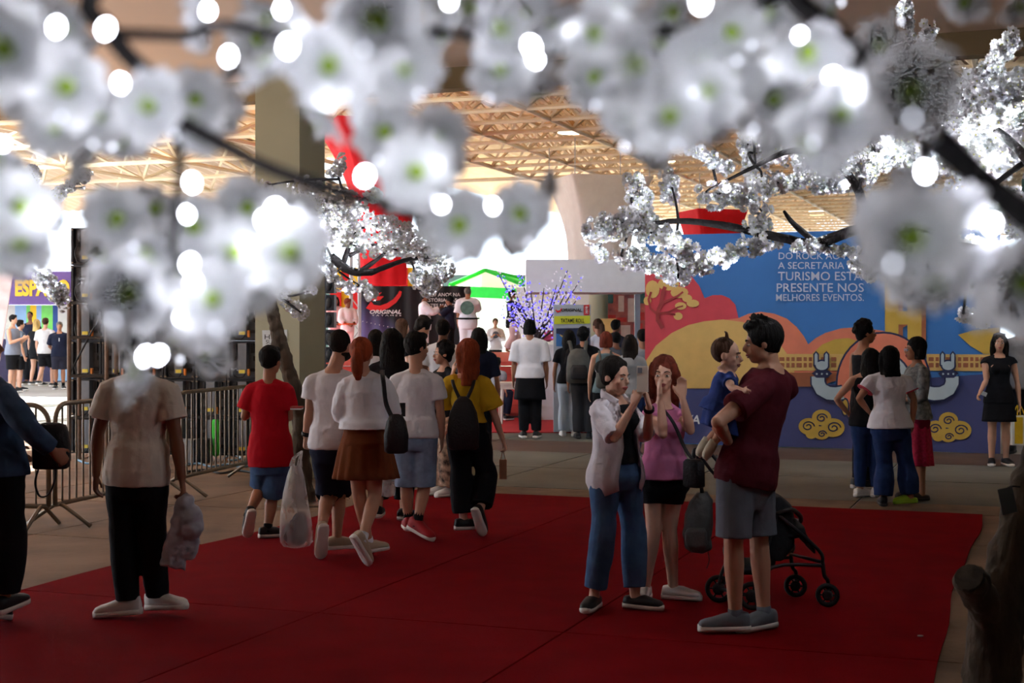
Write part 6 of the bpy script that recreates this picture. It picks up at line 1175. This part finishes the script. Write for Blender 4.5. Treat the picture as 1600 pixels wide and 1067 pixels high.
LS = [([(362, 425), (375, 440), (410, 450)], 10, 30), ([(428, 442), (440, 460), (465, 485), (475, 490)], 12, 60), ([(480, 455), (492, 452)], 6, 8), ([(470, 300), (520, 320), (560, 330)], 30, 240), ([(465, 340), (520, 360), (570, 370)], 28, 220), ([(580, 350), (640, 370), (680, 400)], 25, 200), ([(560, 385), (620, 390), (680, 410)], 18, 130), ([(515, 430), (540, 450), (575, 445), (582, 466)], 10, 64), ([(650, 430), (670, 450), (700, 420)], 16, 100), ([(520, 275), (530, 262), (535, 250)], 10, 26), ([(580, 300), (592, 310)], 12, 36), ([(415, 290), (425, 310)], 10, 26), ([(500, 400), (515, 425)], 13, 40), ([(440, 400), (470, 420)], 20, 60)]
canopy(T2, LS, ty_ - .1, .032, .28, 5, BG + BU + BL, twr=.010, glow_p=.5)
# ---- sprays from a tree beyond the left edge
T3b = Vector((-5.2, 10.2, 0)); T3 = thing('cherry_tree', T3b, 'white blossom sprays reaching in from a tree beyond the left edge', 'tree', 'lit artificial cherry trees')
boughs(T3, [([(0, T3b), (0, Vector((-5.15, 10.2, 1.2))), (0, Vector((-5.0, 10.2, 2.1))), (0, Vector((-4.7, 10.1, 2.5)))], (.09, .05)), ([(0, Vector((-4.7, 10.1, 2.5))), (-80, 320, 10), (0, 330, 10), (60, 310, 10), (100, 292, 10), (140, 272, 10)], (.05, .006)), ([(-80, 320, 10), (-20, 380, 10), (40, 415, 10), (62, 428, 10)], (.03, .008)), ([(62, 428, 10), (80, 452, 10), (98, 472, 10)], (.010, .006))], m_twig)
canopy(T3, [([(46, 262), (58, 285)], 10, 14), ([(75, 308), (105, 296), (135, 276)], 11, 46), ([(62, 428), (80, 450), (100, 472)], 16, 60), ([(0, 335), (30, 325)], 14, 30), ([(-220, 300), (-100, 305), (-30, 325)], 30, 70)], 10.0, .027, .2, 7)
# ---- small tree of blue lights on the stage side
T4b = Vector((P(838, 565, 24.05).x, 24.05, 0)); T4 = thing('light_tree', T4b, 'small bare tree wound with blue and violet lights near the stage', 'tree'); r4 = random.Random(4)
m_bl = mat('lamp_violet', (96, 88, 230), .4, .1, emit=.9); m_wl = mat('lamp_pale', (214, 206, 214), .5, .1, emit=.25); m_b4 = mat('bark_grey', (70, 56, 54), .9, .2)
MB().tube([T4b, (T4b.x, 24.05, .7), P(838, 545, 24.05), P(838, 520, 24.05)], [.07, .05, .045, .04], n=8, sub=2).build('trunk', m_b4, T4, smooth=True)
pb_, pw_ = MB(), MB()
for (ex_, ey_) in ((780, 430), (790, 470), (800, 445), (815, 430), (830, 455), (850, 450), (870, 445), (887, 422), (905, 440), (900, 470), (870, 480), (885, 455), (810, 500), (795, 490), (850, 490)):
    a = P(838, r4.uniform(515, 540), 24.05); e = P(ex_, ey_, 24.05 + r4.uniform(-.35, .35)); m_ = lerp(a, e, .5) + Vector((0, 0, -.08)); b = MB(); b.tube([a, m_, e], [.022, .014, .006], n=6, sub=3); b.build('branch', m_b4, T4, smooth=True)
    for k in range(64):
        t = r4.uniform(.3, 1); p = lerp(lerp(a, m_, t), lerp(m_, e, t), t) + Vector((r4.gauss(0, .07), r4.gauss(0, .07), r4.gauss(0, .07))); (pb_ if r4.random() < .35 else pw_).ball(p, r4.uniform(.010, .022), 5, 4)
tag(pb_.build('violet_lamps', m_bl, T4), kind='stuff'); tag(pw_.build('pale_blossoms', m_wl, T4), kind='stuff')
# ---- the tree overhead: out-of-focus blossoms close to us
T5b = Vector((1.55, .30, 0)); T5 = thing('cherry_tree', T5b, 'large blurred white cherry blossoms hanging close overhead across the top', 'tree', 'lit artificial cherry trees')
def q5(x, y, Y): return (x, y, Y)
boughs(T5, [([(0, T5b), (0, Vector((1.54, .31, .8))), (0, Vector((1.5, .35, 1.35))), (0, Vector((1.25, .5, 1.6)))], (.09, .045))], m_bark, 'trunk')
boughs(T5, [([(0, Vector((1.25, .5, 1.6))), (0, Vector((.9, .65, 1.67))), (0, Vector((.6, .82, 1.73))), (1650, 372, .9)], (.03, .0095)), ([(1650, 372, .9), (1600, 335, .9), (1520, 268, .9), (1440, 196, .88), (1400, 172, .87)], (.0095, .0078)), ([(1405, 178, .87), (1365, 125, .85), (1310, 60, .85), (1245, 0, .85), (1190, -70, .84), (900, -170, .82), (500, -160, .82), (230, -90, .8), (140, 0, .8), (165, 42, .8), (200, 88, .8), (235, 118, .8)], (.0074, .0052)),
    ([(178, 52, .8), (250, 55, .8), (290, 56, .8), (330, 44, .8), (362, 40, .8), (480, 60, .82), (620, 40, .84)], (.0032, .0028)), ([(235, 118, .8), (268, 200, .82), (280, 240, .82), (278, 300, .82), (268, 388, .82)], (.0045, .002)), ([(262, 180, .82), (365, 235, .82), (420, 262, .83), (500, 290, .85), (600, 320, .88), (680, 350, .9), (760, 372, .92)], (.0052, .0025)),
    ([(620, 40, .84), (760, 62, .86), (850, 80, .86), (900, 74, .86), (940, 64, .86), (992, 52, .86), (1100, 40, .86), (1230, -10, .86)], (.0028, .0034)), ([(268, 388, .82), (290, 450, .8), (240, 540, .78), (228, 575, .78)], (.002, .0012)), ([(1440, 196, .88), (1445, 260, .86), (1430, 350, .8), (1470, 400, .8), (1590, 430, .8)], (.003, .002))], m_twig)
FB = [(8, 78, 170, 1), (90, 45, 120, 0), (108, 137, 150, 1), (152, 180, 130, 1), (236, 168, 150, 1), (305, 155, 115, 1), (345, 168, 105, 1), (85, 200, 125, 1), (50, 150, 125, 0), (8, 232, 135, 0), (20, 25, 120, 0), (320, 25, 140, 0), (380, 90, 95, 0), (120, 240, 110, 0), (190, 212, 120, 0), (285, 205, 130, 0), (130, 95, 110, 0), (70, 10, 110, 0),
      (513, 105, 155, 1), (594, 32, 170, 1), (627, 102, 140, 1), (430, 112, 150, 0), (480, 40, 130, 0), (425, 22, 120, 0), (545, 130, 140, 0), (505, 172, 130, 0), (604, 205, 120, 1), (680, 215, 120, 1), (652, 268, 135, 1), (690, 62, 130, 0), (668, 15, 120, 0), (772, 42, 150, 0), (745, 12, 120, 0), (782, 109, 125, 1), (400, 60, 110, 0), (560, 70, 120, 0), (620, 240, 110, 0), (690, 265, 110, 0),
      (928, 120, 125, 1), (1048, 183, 150, 1), (1005, 95, 170, 0), (1028, 62, 120, 1), (860, 35, 130, 0), (925, 45, 140, 0), (1090, 100, 130, 1), (1140, 50, 130, 1), (1190, 25, 120, 1), (965, 150, 125, 0), (990, 200, 135, 0), (1100, 150, 140, 0), (1105, 188, 105, 0), (1025, 228, 95, 0), (815, 100, 120, 0), (838, 132, 115, 0), (1150, 108, 130, 0), (1180, 165, 115, 0), (1060, 20, 130, 0), (890, 95, 110, 0), (960, 10, 130, 0), (820, 20, 120, 0),
      (1205, 157, 125, 1), (1310, 178, 150, 1), (1372, 73, 110, 1), (1420, 140, 185, 1), (1262, 75, 140, 0), (1222, 50, 120, 0), (1252, 150, 130, 0), (1280, 212, 140, 0), (1228, 205, 120, 0), (1345, 200, 110, 0), (1505, 8, 95, 0), (1592, 5, 90, 0), (1400, 60, 90, 0), (1330, 120, 110, 0), (1300, 15, 110, 0), (1240, 110, 120, 0),
      (185, 340, 125, 1), (205, 455, 165, 1), (36, 378, 130, 1), (28, 325, 140, 0), (12, 280, 125, 0), (65, 345, 110, 0), (388, 322, 115, 1), (335, 468, 145, 1), (368, 395, 135, 1), (300, 358, 125, 0), (290, 420, 120, 0), (255, 400, 110, 0), (330, 415, 130, 0), (305, 500, 125, 0), (350, 520, 110, 0), (265, 480, 110, 0), (283, 545, 105, 0), (318, 555, 105, 0), (400, 440, 115, 0), (225, 390, 130, 0), (170, 400, 110, 0), (228, 585, 125, 0), (345, 350, 110, 0), (190, 500, 115, 0), (240, 330, 100, 0),
      (458, 395, 150, 1), (430, 345, 125, 0), (480, 345, 110, 0), (719, 350, 125, 1), (680, 335, 110, 0), (762, 325, 110, 0), (425, 420, 120, 0), (815, 335, 130, 1), (845, 300, 95, 0), (640, 305, 100, 0), (790, 365, 95, 0),
      (1423, 368, 185, 1), (1480, 325, 140, 0), (1385, 340, 130, 0), (1400, 430, 155, 0), (1452, 425, 155, 0), (1592, 440, 175, 1), (1540, 445, 150, 0), (1500, 415, 140, 0), (1570, 485, 125, 0), (1430, 300, 110, 0), (1500, 370, 110, 0)]
r5 = random.Random(21)
for (x, y, d, c) in FB:
    Y = .050 * F / d * r5.uniform(.96, 1.06); p = P(x, y, Y)
    ax = Vector((r5.uniform(-.35, .35), -1, r5.uniform(-.45, .15))) if c else Vector((r5.uniform(-1, 1), r5.uniform(-.9, .5), r5.uniform(-1, .7)))
    inst(HI[r5.randrange(4)], 'blossom', T5, orient(p, ax, .026 * r5.uniform(.92, 1.1), r5.random() * 6.28))
me_led = MB().ell((0, 0, 0), (1, 0, 0), (0, 1, 0), (0, 0, 1), 1, 1, 1.3, 10, 6).mesh('lamp_or_fill_bulb', m_led)
for (x, y, s) in ((165, 45, 1), (88, 42, .9), (65, 66, .6), (75, 112, .6), (325, 17, .9), (357, 88, 1.1), (188, 130, .8), (10, 28, .6), (30, 20, .6), (450, 72, 1.1), (440, 15, .8), (620, 65, 1), (555, 0, .8), (1095, 3, 1.1), (830, 72, .9), (836, 92, .8), (702, 2, .7), (1300, 122, 1.1), (1328, 152, 1), (1445, 268, 1.2), (1550, 350, 1.1), (1598, 385, 1.2), (430, 330, 1.2), (415, 345, 1), (570, 275, 1), (228, 557, 1.1), (248, 555, 1), (302, 442, .9), (296, 412, .8), (292, 335, .8), (300, 285, .9), (282, 497, .6), (5, 225, .7), (770, 322, .7), (690, 320, .6), (75, 340, .7), (1250, 55, .6)):
    p = P(x, y, .74 + r5.uniform(-.06, .08)); inst(me_led, 'lamp_or_fill_bulb', T5, Matrix.Translation(p) @ Matrix.Rotation(r5.uniform(-.6, .6), 4, 'Y') @ Matrix.Scale(.0030 * s, 4)); lamp_or_fill_light(T5, p - Vector((0, .012, 0)), .007)

me_fill = me_led.copy(); me_fill.materials[0] = mat('fill_bulb_dim', (236, 240, 255), .3, .0, emit=1.6)  # dim bulb for the added fill lights below
for (x, y, d, c) in FB[::2]:
    p = P(x + r5.uniform(-30, 30), y + r5.uniform(-30, 30), .050 * F / d + .05); inst(me_fill, 'lamp_or_fill_bulb', T5, Matrix.Translation(p) @ Matrix.Scale(.0018, 4)); lamp_or_fill_light(T5, p - Vector((0, .10, .02)), .006)  # extra bulbs and point lights, added as fill for the dark blossoms

for (x, y, d, c) in FB:
    if c: p = P(x + r5.uniform(-40, 40), y + 45, .050 * F / d - .09); inst(me_fill, 'lamp_or_fill_bulb', T5, Matrix.Translation(p) @ Matrix.Scale(.0010, 4)); lamp_or_fill_light(T5, p - Vector((0, .01, 0)), .005)  # tiny bulbs with fill lights, added before the blossoms that face us
apply_pending()
# everyone stands on what is under them: carpet, stage, platform or bare floor
def tree(o):
    yield o
    for c in o.children: yield from tree(c)
bpy.context.view_layer.update()
def on_carpet(p): u = CU * p.x - SU * p.y; v = SU * p.x + CU * p.y; return -6.2 < u < -0.5 and 1.5 < v < 13.72
def on_strip(p): return abs(p.x - 0.1) < 2.75 and abs(p.y - 25.3) < 1.95
LIFT = {}
for o in [q for q in scene.objects if q.parent is None and q.name.split('.')[0] in ('person', 'plastic_table', 'queue_post', 'stool', 'stall_table', 'white_marquee')]:
    if o.get('label', '').startswith('baby'): continue
    z = min(float(np.min(np.array([(c.matrix_world @ Vector(b)).z for b in c.bound_box]))) for c in tree(o) if c.type == 'MESH')
    top = ZS if z > .9 else (.33 if .2 < z < .5 else (.0112 if on_carpet(o.location) else (.0165 if on_strip(o.location) else 0.0)))
    d = top - z
    if abs(d) < .12: o.location.z += d; LIFT[o.name] = d
for o in scene.objects:
    if o.get('label', '').startswith('baby'): o.location.z += LIFT.get(MAN.root.name, 0)
